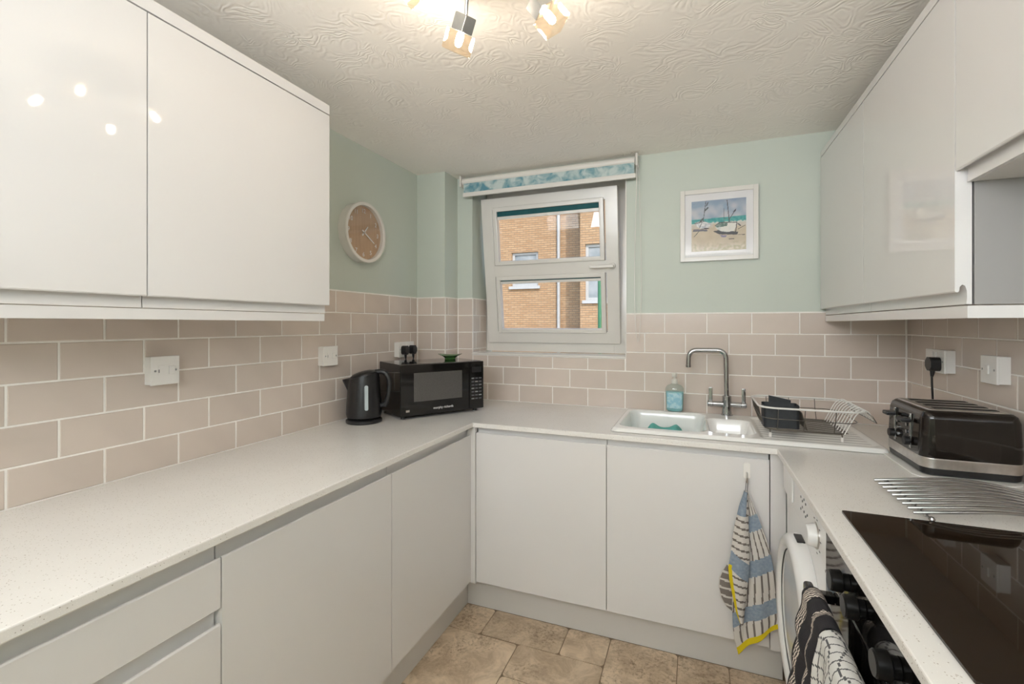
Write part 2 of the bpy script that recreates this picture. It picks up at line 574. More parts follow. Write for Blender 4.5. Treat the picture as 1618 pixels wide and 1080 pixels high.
# slabs, a random-sized pattern read off the visible part and carried on
slabs = [(0.30, 0.683, -0.715, -0.53), (0.683, 1.037, -0.71, -0.53), (1.037, 1.222, -0.71, -0.53), (1.222, 1.493, -0.80, -0.53),
         (1.493, 1.682, -0.71, -0.53), (1.682, 1.96, -0.71, -0.53),
         (0.30, 0.862, -1.07, -0.715), (0.862, 1.222, -0.90, -0.71), (0.862, 1.10, -1.07, -0.90), (1.10, 1.222, -1.07, -0.90),
         (1.222, 1.493, -1.07, -0.80), (1.493, 1.96, -1.07, -0.71)]
y = -1.07
ri = 0
while y > -3.6:
    h = (0.18, 0.36, 0.27)[ri % 3]
    x = 0.30
    k = ri
    while x < 1.96:
        w = (0.36, 0.18, 0.54, 0.27)[k % 4]
        x1 = min(x + w, 1.96)
        slabs.append((x, x1, y - h, y)); x = x1; k += 1
    y -= h; ri += 1
for a, b, c, d in slabs:
    g = 0.0018
    bm = bmesh.new()
    P = rrect(a + g, b - g, c + g, d - g, 0.016, 3)
    prism(bm, P, 'z', -0.003, 0.0)
    finish(bm, 'slab', 'stone', fl, smooth=None)

# ceiling and walls
ce = struct('ceiling', BX(-0.15, 2.58, YR - 1.2, 0.30, ZC, ZC + 0.12), 'ceiling', 'off-white ceiling combed into swirls'); ce['category'] = 'ceiling'
wl = struct('wall_left', BX(-0.15, -TH, YR - 1.2, 0.30, 0, ZC), 'mint', 'mint green wall with beige tiles at the left'); wl['category'] = 'wall'
wr = struct('wall_right', BX(XR + TH, 2.58, YR - 1.2, 0.30, 0, ZC), 'mint', 'mint green wall with beige tiles at the right'); wr['category'] = 'wall'
bm = bmesh.new()
box(bm, -TH, OX0 - TH, TH, 0.30, 0, ZC); box(bm, OX1, XR + TH, TH, 0.30, 0, ZC)
box(bm, OX0 - TH, OX1, TH, 0.30, 0, OZ0 - 0.02); box(bm, OX0 - TH, OX1, TH, 0.30, OZ1, ZC)
box(bm, -TH, 0.192 - TH, -0.155 + TH, TH, 0, ZC)
wb = struct('wall_back', bm, 'mint', 'mint green window wall with a boxed-in column at its left'); wb['category'] = 'wall'
bm = bmesh.new()
box(bm, -TH, 0.20, YR - 0.12, YR, 0, ZC); box(bm, 2.16, XR + TH, YR - 0.12, YR, 0, ZC); box(bm, 0.20, 2.16, YR - 0.12, YR, 2.19, ZC); box(bm, 0.20, 2.16, YR - 0.12, YR, 0, 1.49)  # high opening made up to house the added fill light
box(bm, -TH, XR + TH, YR - 1.2, YR - 1.1, 0, ZC)
wq = struct('wall_rear', bm, 'mint', 'mint green wall behind the camera with an opening added for the fill light'); wq['category'] = 'wall'

# ------------------------------------------------------------------ wall tiles
tile_cache = {}
def tile_mesh(ax, w, h):
    """ax: outward normal, one of '+x' '-x' '-y'; thin slab with a bevelled front, w along the wall, h up"""
    key = (ax, round(w, 4), round(h, 4))
    if key in tile_cache: return tile_cache[key]
    bm = bmesh.new()
    e = min(0.0022, w * .3, h * .3)
    def P(u, v, n):
        return {'+x': (n, u, v), '-x': (-n, u, v), '-y': (u, -n, v)}[ax]
    lv = [(0, 0), (TH - 0.0018, 0), (TH, e)]
    rows = []
    for n, i in lv:
        rows.append([bm.verts.new(P(u * (w / 2 - i), v * (h / 2 - i), n)) for u, v in ((-1, -1), (1, -1), (1, 1), (-1, 1))])
    for A, B in zip(rows, rows[1:]):
        for j in range(4): bm.faces.new((A[j], A[(j + 1) % 4], B[(j + 1) % 4], B[j]))
    bm.faces.new(rows[-1]); bm.faces.new(rows[0][::-1])
    bmesh.ops.recalc_face_normals(bm, faces=bm.faces[:])
    me = bpy.data.meshes.new('tile'); bm.to_mesh(me); bm.free()
    me.materials.append(M['tile'])
    tile_cache[key] = me
    return me

G = 0.0040
def put_tile(wall, ax, plane, u0, u1, v0, v1):
    u0 += G / 2; u1 -= G / 2; v0 += G / 2; v1 -= G / 2
    if u1 - u0 < 0.006 or v1 - v0 < 0.006: return
    o = bpy.data.objects.new('tile', tile_mesh(ax, u1 - u0, v1 - v0))
    col.objects.link(o); o.parent = wall
    uc, vc = (u0 + u1) / 2, (v0 + v1) / 2
    o.location = {'+x': (plane - TH, uc, vc), '-x': (plane + TH, uc, vc), '-y': (uc, plane + TH, vc)}[ax]

ZR = [ZW] + [0.9991 + 0.1024 * k for k in range(6)]       # row lines
PT = 0.203
def run(wall, ax, plane, row, lo, hi, phase, z0=None, z1=None):
    z0 = ZR[row] if z0 is None else z0
    z1 = ZR[row + 1] if z1 is None else z1
    j = math.floor((lo - phase) / PT) - 1
    while phase + j * PT < hi:
        a, b = max(lo, phase + j * PT), min(hi, phase + (j + 1) * PT)
        if b - a > 0.004: put_tile(wall, ax, plane, a, b, z0, z1)
        j += 1
for k in range(6):
    hf = 0 if k % 2 == 0 else PT / 2
    run(wl, '+x', 0.0, k, -2.75, -0.157, -1.9516 + hf)
    hb = PT / 2 if k % 2 == 0 else 0
    ph = 0.4966 + hb
    if k < 2:
        run(wb, '-y', 0.0, k, 0.194, XR - 0.002, ph)
    elif k == 2:
        run(wb, '-y', 0.0, k, 0.194, OX0, ph); run(wb, '-y', 0.0, k, OX0, OX1, ph, z1=OZ0 - 0.012); run(wb, '-y', 0.0, k, OX1, XR - 0.002, ph)
    else:
        run(wb, '-y', 0.0, k, 0.194, OX0, ph)
        if k < 5: run(wb, '-y', 0.0, k, OX1, XR - 0.002, ph)
    # boxed column
    run(wb, '-y', -0.155, k, 0.002, 0.192, 0.098 if k % 2 else 0.19)
    run(wb, '+x', 0.192, k, -0.155 + TH, -0.001, -0.118 if k % 2 else -0.155)
    if k >= 2:
        z0 = max(ZR[k], OZ0 + 0.002)
        run(wb, '+x', OX0, k, TH, 0.198, -0.155 if k % 2 else -0.10, z0=z0)
    if k < 5:
        run(wr, '-x', XR, k, -2.75, -0.002, -0.150 if k % 2 == 0 else -0.049)
bm = BX(-TH, -0.0014, -2.75, -0.15, ZW - 0.02, ZR[6] + 0.004); finish(bm, 'grout', 'grout', wl, smooth=None)
bm = bmesh.new()
box(bm, 0.186, OX0 - 0.0014, 0.0014, TH, ZW - 0.02, ZR[6] + 0.004)
box(bm, OX0 - 0.0014, OX1, 0.0014, TH, ZW - 0.02, OZ0 - 0.01)
box(bm, OX1, XR + TH, 0.0014, TH, ZW - 0.02, ZR[5] + 0.004)
box(bm, -0.0014, 0.1906, -0.1536, -0.149, ZW - 0.02, ZR[6] + 0.004)
box(bm, 0.186, 0.1906, -0.149, 0.0014, ZW - 0.02, ZR[6] + 0.004)
box(bm, OX0 - TH, OX0 - 0.0014, TH, YF, OZ0, ZR[6] + 0.004)
finish(bm, 'grout', 'grout', wb, smooth=None)
bm = BX(XR + 0.0014, XR + TH, -2.75, -0.0, ZW - 0.02, ZR[5] + 0.004); finish(bm, 'grout', 'grout', wr, smooth=None)

# ------------------------------------------------------------------ window
win = thing('window_1', (0.75, YF, OZ0), 'white plastic window tilted inwards above the back worktop', None, kind='structure')
bm = bmesh.new()
box(bm, OX0, OX0 + 0.048, YF, YF + 0.07, OZ0 + .002, OZ1, 0.003); box(bm, OX1 - 0.095, OX1, YF, YF + 0.07, OZ0 + .002, OZ1, 0.003)
box(bm, OX0 + .047, OX1 - .094, YF + .0005, YF + 0.07, OZ0 + .002, OZ0 + 0.085, 0.003); box(bm, OX0 + .047, OX1 - .094, YF + .0005, YF + 0.07, OZ1 - 0.085, OZ1, 0.003)
finish(bm, 'frame', 'upvc', win)
finish(BX(OX0 - 0.004, OX1, -0.004, YF, OZ0 - 0.012, OZ0, 0.002), 'window_sill', 'upvc', win)
finish(BX(OX1 - 0.002, OX1 + 0.004, 0.0, YF, OZ0, OZ1), 'reveal_board', 'upvc', win)
# tilted sash: local x along, y out of doors, z up, hinge at the bottom
SW, SH = 0.837, 0.897
sash = finish(bmesh.new(), 'sash', 'upvc', win, world=False)
sash.location = Vector((0.319, 0.183, 1.238)) - Vector(win.location)
sash.rotation_euler = (R(7.88), 0, 0)
bm = bmesh.new()
def frame_bars(bm, x0, x1, z0, z1, w, y0, y1, bev):
    box(bm, x0, x0 + w, y0, y1, z0, z1, bev); box(bm, x1 - w, x1, y0, y1, z0, z1, bev)
    box(bm, x0 + w * .9, x1 - w * .9, y0 + .0005, y1, z1 - w, z1, bev); box(bm, x0 + w * .9, x1 - w * .9, y0 + .0005, y1, z0, z0 + w, bev)
frame_bars(bm, 0, SW, 0, SH, 0.072, 0.0, 0.06, 0.004)
box(bm, 0.06, SW - 0.06, 0.001, 0.06, 0.415, 0.487, 0.004)
bm.to_mesh(sash.data); bm.free()
sash.data.shade_smooth(); sash.data.set_sharp_from_angle(angle=R(40))
def sp(name, bm, m): return finish(bm, name, m, sash, world=False)
for z0, z1 in ((0.486, 0.838), (0.064, 0.418)):
    bm = bmesh.new(); frame_bars(bm, 0.078, SW - 0.078, z0, z1, 0.026, -0.012, 0.03, 0.004); sp('glazing_bead', bm, 'upvc')
    sp('pane', BX(0.095, SW - 0.095, 0.024, 0.028, z0 + .02, z1 - .02), 'pane')
sp('pane_blind', BX(0.103, 0.735, 0.004, 0.014, 0.783, 0.814, 0.002), 'teal_fab')
sp('blind_bar', BX(0.103, 0.735, 0.001, 0.015, 0.764, 0.783, 0.002), 'upvc')
sp('pane_blind', BX(0.103, 0.735, 0.004, 0.014, 0.386, 0.394, 0.002), 'teal_fab')
sp('blind_bar', BX(0.103, 0.735, 0.001, 0.015, 0.370, 0.386, 0.002), 'upvc')
for zc in (0.772, 0.376): sp('blind_tab', BX(0.405, 0.435, -0.003, 0.002, zc - .005, zc + .005, 0.001), 'upvc')
bm = bmesh.new()
cyl(bm, (0.800, 0.001, 0.452), (0.800, -0.014, 0.452), 0.019, n=24, bev=0.003)
cyl(bm, (0.800, -0.012, 0.452), (0.800, -0.038, 0.452), 0.010, n=16)
box(bm, 0.675, 0.812, -0.046, -0.032, 0.443, 0.461, 0.005)
h = sp('handle', bm, 'upvc')

# ------------------------------------------------------------------ roller blind
rb = thing('roller_blind', (0.76, -0.045, 2.11), 'rolled-up blind with blue watercolour print above the window', 'blind')
bm = bmesh.new(); cyl(bm, (0.250, -0.045, 2.212), (1.266, -0.045, 2.212), 0.0195, n=28, bev=0.003); finish(bm, 'roller', 'upvc', rb)
finish(BX(0.262, 1.262, -0.058, -0.0565, 2.142, 2.20), 'fabric', 'blind', rb)
finish(BX(0.258, 1.270, -0.064, -0.050, 2.117, 2.143, 0.005), 'bottom_bar', 'upvc', rb)
for x0, x1 in ((0.236, 0.248), (1.268, 1.280)):
    bm = bmesh.new(); box(bm, x0, x1, -0.066, TH - 0.001, 2.180, 2.246, 0.003); finish(bm, 'bracket', 'upvc', rb)
bm = BX(1.2735, 1.2755, -0.070, -0.067, 2.02, 2.20); finish(bm, 'chain_guard', 'upvc', rb)
loop = []
for i in range(40):
    t = 2 * math.pi * i / 40
    loop.append((1.278 + 0.020 * math.cos(t) * (0.35 + 0.65 * max(0, min(1, (2.2 - (1.735 + 0.475 * math.sin(t))) / 0.7))), -0.036 + 0.004 * math.cos(t), 1.735 + 0.475 * math.sin(t)))
finish(tube(bmesh.new(), loop, 0.0014, 6, True), 'chain', 'upvc', rb)

# ------------------------------------------------------------------ cabinets with J-pull fronts
def jprof(z0, z1, lip, rail=0.027):
    """(depth inwards, z) outline of a handleless door; lip 'top' or 'bottom'"""
    s = 1 if lip == 'bottom' else -1
    zl, zf = (z0, z1) if lip == 'bottom' else (z1, z0)
    P = [(0.0, zf + s * -0.001), (0.0, zl + s * 0.003), (0.002, zl), (0.006, zl), (0.008, zl + s * 0.003), (0.009, zl + s * 0.012), (0.013, zl + s * 0.017),
         (0.018, zl + s * 0.014), (0.021, zl + s * 0.004), (0.0215, zl - s * 0.012), (0.020, zl - s * rail), (0.030, zl - s * rail), (0.030, zf + s * -0.001), (0.029, zf), (0.001, zf)]
    return P

def jfront(name, parent, face, front, a, b, z0, z1, lip, rail=0.027, mat='gloss'):
    """face: '+x', '-x' or '-y' (the way the front looks); a..b along the run"""
    bm = bmesh.new()
    P = jprof(z0, z1, lip, rail)
    g = 0.0015
    if face == '+x': prism(bm, [(front - d, z) for d, z in P], 'y', a + g, b - g)
    elif face == '-x': prism(bm, [(front + d, z) for d, z in P], 'y', a + g, b - g)
    else: prism(bm, [(front + d, z) for d, z in P], 'x', a + g, b - g)
    return finish(bm, name, mat, parent, smooth=30)

# wall units, left
LX = 0.330
for (a, b, lab) in ((-1.831, -1.230, 'gloss white wall unit left of the round clock'), (-2.432, -1.831, 'gloss white wall unit at the left edge, nearest the camera')):
    t = thing('wall_cabinet', (0.15, (a + b) / 2, 1.393), lab, 'cabinet', group='white wall units')
    finish(BX(0.001, LX - 0.031, a + .0005, b - .0005, 1.395, 2.104, 0.001), 'body', 'carcass', t)
    jfront('door', t, '+x', LX, a, b, 1.420, 2.1055, 'bottom')
tag(finish(BX(0.001, LX, -2.432, -1.230, 2.109, 2.143, 0.0015), 'cornice_board', 'gloss'), 'white board along the top of the left wall units', 'cornice')
tag(finish(BX(LX - 0.034, LX - 0.020, -2.432, -1.234, 1.364, 1.3905, 0.001), 'pelmet_board', 'gloss'), 'white strip under the left wall units', 'pelmet')
# wall units, right
RX = 2.102
for (a, b, lab) in ((-0.6025, -0.004, 'tall white wall unit touching the window wall'), (-1.2155, -0.6025, 'tall white wall unit with grey end panel, darkened for shade, facing the camera')):
    t = thing('wall_cabinet', (2.27, (a + b) / 2, 1.393), lab, 'cabinet', group='white wall units')
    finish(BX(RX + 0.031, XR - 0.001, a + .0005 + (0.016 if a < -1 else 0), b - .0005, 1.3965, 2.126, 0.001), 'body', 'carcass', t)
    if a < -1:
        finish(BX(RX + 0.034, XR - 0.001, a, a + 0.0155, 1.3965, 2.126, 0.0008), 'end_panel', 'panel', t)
    jfront('door', t, '-x', RX, a, b, 1.424, 2.1265, 'bottom')
tag(finish(BX(RX, XR - 0.001, -1.83, -0.004, 2.130, 2.157, 0.0015), 'cornice_board', 'gloss'), 'white board along the top of the right wall units', 'cornice')
bm = bmesh.new(); prism(bm, [(RX + .020, -0.004), (RX + .020, -1.219), (XR - .001, -1.219), (XR - .001, -1.205), (RX + .034, -1.205), (RX + .034, -0.004)], 'z', 1.366, 1.3935)
tag(finish(bm, 'pelmet_board', 'gloss', smooth=None), 'white L-shaped strip under the right wall units', 'pelmet')
t = thing('bridging_cabinet', (2.27, -1.52, 1.663), 'short white wall unit high above the hob', 'cabinet', group='white wall units')
finish(BX(RX + 0.031, XR - 0.001, -1.829, -1.218, 1.668, 2.126, 0.001), 'body', 'carcass', t)
jfront('door', t, '-x', RX, -1.829, -1.2165, 1.695, 2.1265, 'bottom')

# base units, left run: fronts at x = 0.589
BXF = 0.589
ZB = 0.160
PLX, PLY = 0.53, -0.53
t = thing('drawer_cabinet', (0.3, -2.14, 0.15), 'white base unit with wide drawers at the lower left', 'cabinet', group='white base units')
finish(BX(0.01, BXF - 0.032, -2.448, -1.8345, 0.152, 0.876, 0.001), 'body', 'carcass', t)
jfront('drawer_front', t, '+x', BXF, -2.448, -1.834, 0.728, 0.839, 'top')
jfront('drawer_front', t, '+x', BXF, -2.448, -1.834, 0.446, 0.694, 'top')
jfront('drawer_front', t, '+x', BXF, -2.448, -1.834, ZB, 0.414, 'top')
for a, b, lab in ((-1.8335, -1.2175, 'white base unit with one door beside the drawers'), (-1.2165, -0.612, 'white base unit with one door, left run, next to the inner corner')):
    t = thing('base_cabinet', (0.3, (a + b) / 2, 0.15), lab, 'cabinet', group='white base units')
    finish(BX(0.01, BXF - 0.032, a, b, 0.152, 0.876, 0.001), 'body', 'carcass', t)
    jfront('door', t, '+x', BXF, a, b, ZB, 0.839, 'top', rail=0.035)
tag(finish(BX(0.545, 0.611, -0.6115, -0.588, 0.152, 0.876, 0.001), 'corner_post', 'gloss'), 'slim white post in the inner corner of the base units', 'post')
# back run
BYF = -0.607
for a, b, lab in ((0.6125, 1.215, 'white base unit with one door under the window'), (1.215, 1.8145, 'white base unit under the sink with the tea towel hook')):
    t = thing('base_cabinet', ((a + b) / 2, -0.3, 0.15), lab, 'cabinet', group='white base units')
    bm = bmesh.new()
    box(bm, a + 0.0005, b - 0.0005, BYF + 0.032, -0.02, 0.152, 0.70, 0.001)
    finish(bm, 'body', 'carcass', t)
    jfront('door', t, '-y', BYF, a, b, ZB, 0.851, 'top', rail=0.025)
    finish(BX(a + .001, b - .001, BYF + 0.032, BYF + 0.05, 0.701, 0.876), 'front_rail', 'carcass', t)
tag(finish(BX(1.8165, 1.868, BYF + 0.001, BYF + 0.02, 0.152, 0.876, 0.001), 'filler_panel', 'gloss'), 'narrow white filler panel between sink unit and washing machine', 'panel')
# plinths
for nm, a in (('trim_1', (PLX - 0.015, PLX, -2.448, PLY, 0.0005, 0.150)), ('trim_2', (PLX, 1.868, PLY, PLY + 0.015, 0.0005, 0.150))):
    o = finish(BX(*a, 0.001), nm, 'carcass')
    tag(o, 'white plinth board under the left base units' if nm == 'trim_1' else 'white plinth board under the back base units', 'plinth', None, 'structure')

# ------------------------------------------------------------------ worktop with sink cut-out
def slab(xs, ys, keep, z0, z1):
    bm = bmesh.new()
    V = {}
    def v(i, j, k):
        if (i, j, k) not in V: V[(i, j, k)] = bm.verts.new((xs[i], ys[j], (z0, z1)[k]))
        return V[(i, j, k)]
    def K(i, j):
        return 0 <= i < len(xs) - 1 and 0 <= j < len(ys) - 1 and keep((xs[i] + xs[i + 1]) / 2, (ys[j] + ys[j + 1]) / 2)
    for i in range(len(xs) - 1):
        for j in range(len(ys) - 1):
            if not K(i, j): continue
            for k in (0, 1): bm.faces.new((v(i, j, k), v(i + 1, j, k), v(i + 1, j + 1, k), v(i, j + 1, k)))
            for di, dj, p, q in ((-1, 0, (i, j), (i, j + 1)), (1, 0, (i + 1, j), (i + 1, j + 1)), (0, -1, (i, j), (i + 1, j)), (0, 1, (i, j + 1), (i + 1, j + 1))):
                if not K(i + di, j + dj):
                    bm.faces.new((v(*p, 0), v(*q, 0), v(*q, 1), v(*p, 1)))
    return bm
DL, DB, DR = 0.607, -0.627, 1.836
def keep(x, y):
    if x < 0.194 and y > -0.157: return False
    if 1.245 < x < 2.17 and -0.545 < y < -0.085: return False
    return x < DL or x > DR or y > DB
bm = slab([0.0005, 0.194, DL, 1.245, DR, 2.17, XR - 0.0005], [-2.45, DB, -0.545, -0.157, -0.085, -0.0005], keep, 0.878, ZW)
wt = finish(bm, 'worktop', 'quartz', smooth=None)
md = wt.modifiers.new('edge', 'BEVEL'); md.width = 0.003; md.segments = 2; md.limit_method = 'ANGLE'
tag(wt, 'U-shaped pale speckled stone worktop around the kitchen', 'worktop')

# ------------------------------------------------------------------ sink (one ceramic casting)
def sd_rr(x, y, x0, x1, y0, y1, r):
    cx, cy, hx, hy = (x0 + x1) / 2, (y0 + y1) / 2, (x1 - x0) / 2 - r, (y1 - y0) / 2 - r
    qx, qy = abs(x - cx) - hx, abs(y - cy) - hy
    return math.hypot(max(qx, 0), max(qy, 0)) + min(max(qx, qy), 0) - r
def smooth(a, b, t):
    t = max(0, min(1, (t - a) / (b - a))); return t * t * (3 - 2 * t)
SX0, SX1, SY0, SY1 = 1.222, 2.198, -0.570, -0.062
def sink_z(x, y):
    rim = 0.916
    z = rim
    d = sd_rr(x, y, 1.262, 1.592, -0.505, -0.112, 0.045)
    z -= 0.165 * smooth(0.012, -0.016, d)
    d = sd_rr(x, y, 1.616, 1.776, -0.490, -0.205, 0.035)
    z -= 0.075 * smooth(0.010, -0.014, d)
    d = sd_rr(x, y, 1.800, 2.170, -0.525, -0.105, 0.03)
    k = smooth(0.010, -0.014, d)
    z -= k * 0.008
    if k > 0.9: z += 0.0022 * (0.5 + 0.5 * math.cos((y + 0.1) * 2 * math.pi / 0.042))
    e = sd_rr(x, y, SX0, SX1, SY0, SY1, 0.03)
    z -= 0.0145 * smooth(-0.012, 0.0, e)
    return z
def uniq(v): return sorted(set(round(a, 5) for a in v))
nx, ny = 220, 118
bm = bmesh.new()
g = [[None] * (ny + 1) for _ in range(nx + 1)]
for i in range(nx + 1):
    for j in range(ny + 1):
        x = SX0 + (SX1 - SX0) * i / nx; y = SY0 + (SY1 - SY0) * j / ny
        e = sd_rr(x, y, SX0, SX1, SY0, SY1, 0.03)
        if e < 0.004: g[i][j] = bm.verts.new((x, y, sink_z(x, y)))
for i in range(nx):
    for j in range(ny):
        q = (g[i][j], g[i + 1][j], g[i + 1][j + 1], g[i][j + 1])
        if all(q): bm.faces.new(q)
sk = thing('sink', (1.71, -0.316, ZW), 'white ceramic inset sink with one and a half bowls and drainer', 'sink')
finish(bm, 'basin', 'ceramic', sk, smooth=70)
bm = bmesh.new(); lathe(bm, [(0.0, 0.006), (0.012, 0.006), (0.016, 0.003), (0.030, 0.004), (0.036, 0.0), (0.034, -0.004)], (1.700, -0.36, 0.843), 24)
finish(bm, 'strainer', 'chrome', sk)
# teal cloth in the bowl
bm = bmesh.new()
nu, nv = 40, 26
gv = [[None] * (nv + 1) for _ in range(nu + 1)]
for i in range(nu + 1):
    for j in range(nv + 1):
        u, v = i / nu, j / nv
        x = 1.290 + 0.270 * u; y = -0.455 + 0.29 * v
        e = min(u, 1 - u, v, 1 - v)
        z = 0.778 + 0.114 * smooth(0, 0.34, e) * (0.91 + 0.09 * math.cos(2 * math.pi * (u * 1.9 - 0.45))) + 0.012 * noise.noise(Vector((x * 16, y * 16, 0)))
        gv[i][j] = bm.verts.new((x, y, z))
for i in range(nu):
    for j in range(nv): bm.faces.new((gv[i][j], gv[i + 1][j], gv[i + 1][j + 1], gv[i][j + 1]))
o = finish(bm, 'dishcloth', 'teal_cloth', smooth=80); o.modifiers.new('thick', 'SOLIDIFY').thickness = 0.003
tag(o, 'turquoise item lying in the large sink bowl', 'cloth')

# ------------------------------------------------------------------ tap
TX, TY, TZ = 1.700, -0.088, 0.9165
tp = thing('kitchen_tap', (TX, TY, TZ), 'chrome bridge mixer tap with square swan neck and two levers', 'tap')
bm = bmesh.new(); lathe(bm, [(0, 0), (0.027, 0), (0.027, 0.004), (0.023, 0.007), (0.021, 0.03), (0.019, 0.075), (0.015, 0.085), (0, 0.085)], (TX, TY, TZ), 28); finish(bm, 'base', 'chrome', tp)
bm = tube(bmesh.new(), arc_path([(TX, TY, TZ + 0.05), (TX - 0.004, TY, 1.228), (1.530, TY, 1.226), (1.527, TY, 1.150)], [0.045, 0.040], 10), 0.0115, 18); finish(bm, 'swan_neck', 'chrome', tp)
bm = bmesh.new(); cyl(bm, (1.527, TY, 1.155), (1.527, TY, 1.140), 0.0128, n=18, bev=0.002); finish(bm, 'aerator', 'chrome', tp)
bm = bmesh.new(); cyl(bm, (TX, TY, 0.955), (TX, TY, 1.010), 0.0205, n=24, bev=0.003); finish(bm, 'collar', 'chrome', tp)
for s in (-1, 1):
    bm = bmesh.new(); cyl(bm, (TX + s * 0.01, TY, 0.968), (TX + s * 0.062, TY, 0.968), 0.014, 0.0125, 20); cyl(bm, (TX + s * 0.060, TY, 0.968), (TX + s * 0.086, TY, 0.968), 0.0145, n=20, bev=0.003); finish(bm, 'arm', 'chrome', tp)
    finish(BX(TX + s * 0.072 - 0.0085, TX + s * 0.072 + 0.0085, TY - 0.012, TY - 0.004, 0.972, 1.048, 0.0025), 'lever', 'chrome', tp)

# ------------------------------------------------------------------ hand soap bottle
SB = Vector((1.462, -0.096, 0.9168))
SB.y = -0.080
sb = thing('soap_bottle', SB, 'clear pump bottle of blue liquid behind the sink', 'bottle')
def oval(prof, sy=0.62, n=32): return lathe(bmesh.new(), prof, SB, n, 1.0, sy)
finish(oval([(0, 0.001), (0.034, 0.001), (0.040, 0.006), (0.042, 0.05), (0.0445, 0.10), (0.043, 0.118), (0.034, 0.130), (0.016, 0.138), (0.012, 0.142), (0.0, 0.142)]), 'bottle_body', 'bottle', sb)
finish(oval([(0, 0.003), (0.032, 0.003), (0.038, 0.008), (0.040, 0.05), (0.0420, 0.10), (0.0, 0.10)]), 'liquid', 'blue_liquid', sb)
bm = bmesh.new()
pts = []
for k in range(13):
    t = R(-140 + 100 * k / 12)
    pts.append((SB.x + 0.0462 * math.cos(t), SB.y + 0.0462 * 0.64 * math.sin(t)))
for k in range(12):
    a, b = pts[k], pts[k + 1]
    bm.faces.new([bm.verts.new((a[0], a[1], SB.z + 0.018)), bm.verts.new((b[0], b[1], SB.z + 0.018)), bm.verts.new((b[0], b[1], SB.z + 0.095)), bm.verts.new((a[0], a[1], SB.z + 0.095))])
bmesh.ops.remove_doubles(bm, verts=bm.verts[:], dist=1e-5)
finish(bm, 'label', 'paper_label', sb)
bm = lathe(bmesh.new(), [(0, 0.140), (0.0145, 0.140), (0.0145, 0.158), (0.011, 0.161), (0.005, 0.163), (0.005, 0.172), (0.013, 0.173), (0.013, 0.190), (0.009, 0.194), (0, 0.195)], SB, 20)
box(bm, SB.x - 0.006, SB.x + 0.006, SB.y - 0.034, SB.y - 0.006, SB.z + 0.178, SB.z + 0.187, 0.002)
finish(bm, 'pump', 'cord', sb)

# ------------------------------------------------------------------ dish rack
dr = thing('dish_rack', (1.99, -0.31, 0.911), 'white and bare wire dish rack on the sink drainer', 'rack')
RZ = 1.026
rim = [(x, y, RZ) for x, y in rrect(1.796, 2.150, -0.490, -0.140, 0.06, 8)]
finish(tube(bmesh.new(), rim, 0.0036, 8, True), 'top_rim', 'wire', dr)
mid = [(x, y, 0.982) for x, y in rrect(1.806, 2.13, -0.478, -0.15, 0.055, 8)]
finish(tube(bmesh.new(), mid, 0.0017, 6, True), 'middle_wire', 'wire_metal', dr)
low = [(x, y, 0.936) for x, y in rrect(1.822, 2.10, -0.455, -0.17, 0.045, 8)]
finish(tube(bmesh.new(), low, 0.0028, 6, True), 'bottom_rim', 'wire_metal', dr)
for k in range(15):
    yy = -0.445 + k * 0.0193
    finish(tube(bmesh.new(), [(1.823, yy, 0.938), (2.099, yy, 0.938)], 0.0014, 6), 'base_wire', 'wire_metal', dr)
for (x, y) in ((1.86, -0.49), (1.95, -0.49), (2.05, -0.49), (1.86, -0.14), (1.95, -0.14), (2.05, -0.14)):
    s = 1 if y < -0.3 else -1
    finish(tube(bmesh.new(), [(x, y, RZ), (x, y + s * 0.012, 0.982), (x, y + s * 0.034, 0.937)], 0.0017, 6), 'side_wire', 'wire_metal', dr)
for k in range(9):
    yy = -0.43 + k * 0.03
    finish(tube(bmesh.new(), [(1.796, yy, RZ), (1.806, yy, 0.98), (1.822, yy, 0.937)], 0.0015, 6), 'side_wire', 'wire_metal', dr)
# plate divider in the middle and the outward-leaning fan of wires at the right
for k in range(11):
    yy = -0.435 + k * 0.024
    finish(tube(bmesh.new(), arc_path([(1.965, yy - 0.006, 0.938), (1.948, yy, 1.006), (1.948, yy + 0.010, 1.006), (1.965, yy + 0.014, 0.938)], 0.004, 3), 0.0015, 6), 'divider_wire', 'wire_metal', dr)
for k in range(10):
    yy = -0.47 + k * 0.032
    finish(tube(bmesh.new(), arc_path([(2.080, yy, 0.938), (2.118, yy, 1.020), (2.150, yy + 0.004, 1.038), (2.178, yy + 0.006, 0.992)], 0.018, 4), 0.0018, 6), 'fan_wire', 'wire', dr)
finish(tube(bmesh.new(), [(2.178, -0.47, 0.990), (2.178, -0.17, 0.990)], 0.0022, 6), 'fan_bar', 'wire_metal', dr)
finish(tube(bmesh.new(), [(2.178, -0.474, 0.990), (2.164, -0.482, 1.012), (2.150, -0.47, RZ)], 0.002, 6), 'fan_bar', 'wire_metal', dr)
for x in (1.835, 2.075):
    for y in (-0.452, -0.175):
        finish(tube(bmesh.new(), arc_path([(x, y, 0.936), (x, y - 0.010 if y < -.3 else y + 0.010, 0.934), (x, y - 0.010 if y < -.3 else y + 0.010, 0.914)], 0.005, 3), 0.0026, 6), 'leg', 'wire_metal', dr)
        bm = bmesh.new(); yy = y - 0.010 if y < -.3 else y + 0.010; cyl(bm, (x, yy, 0.9085), (x, yy, 0.926), 0.0055, n=12, bev=0.0015); finish(bm, 'foot_cap', 'plastic', dr)
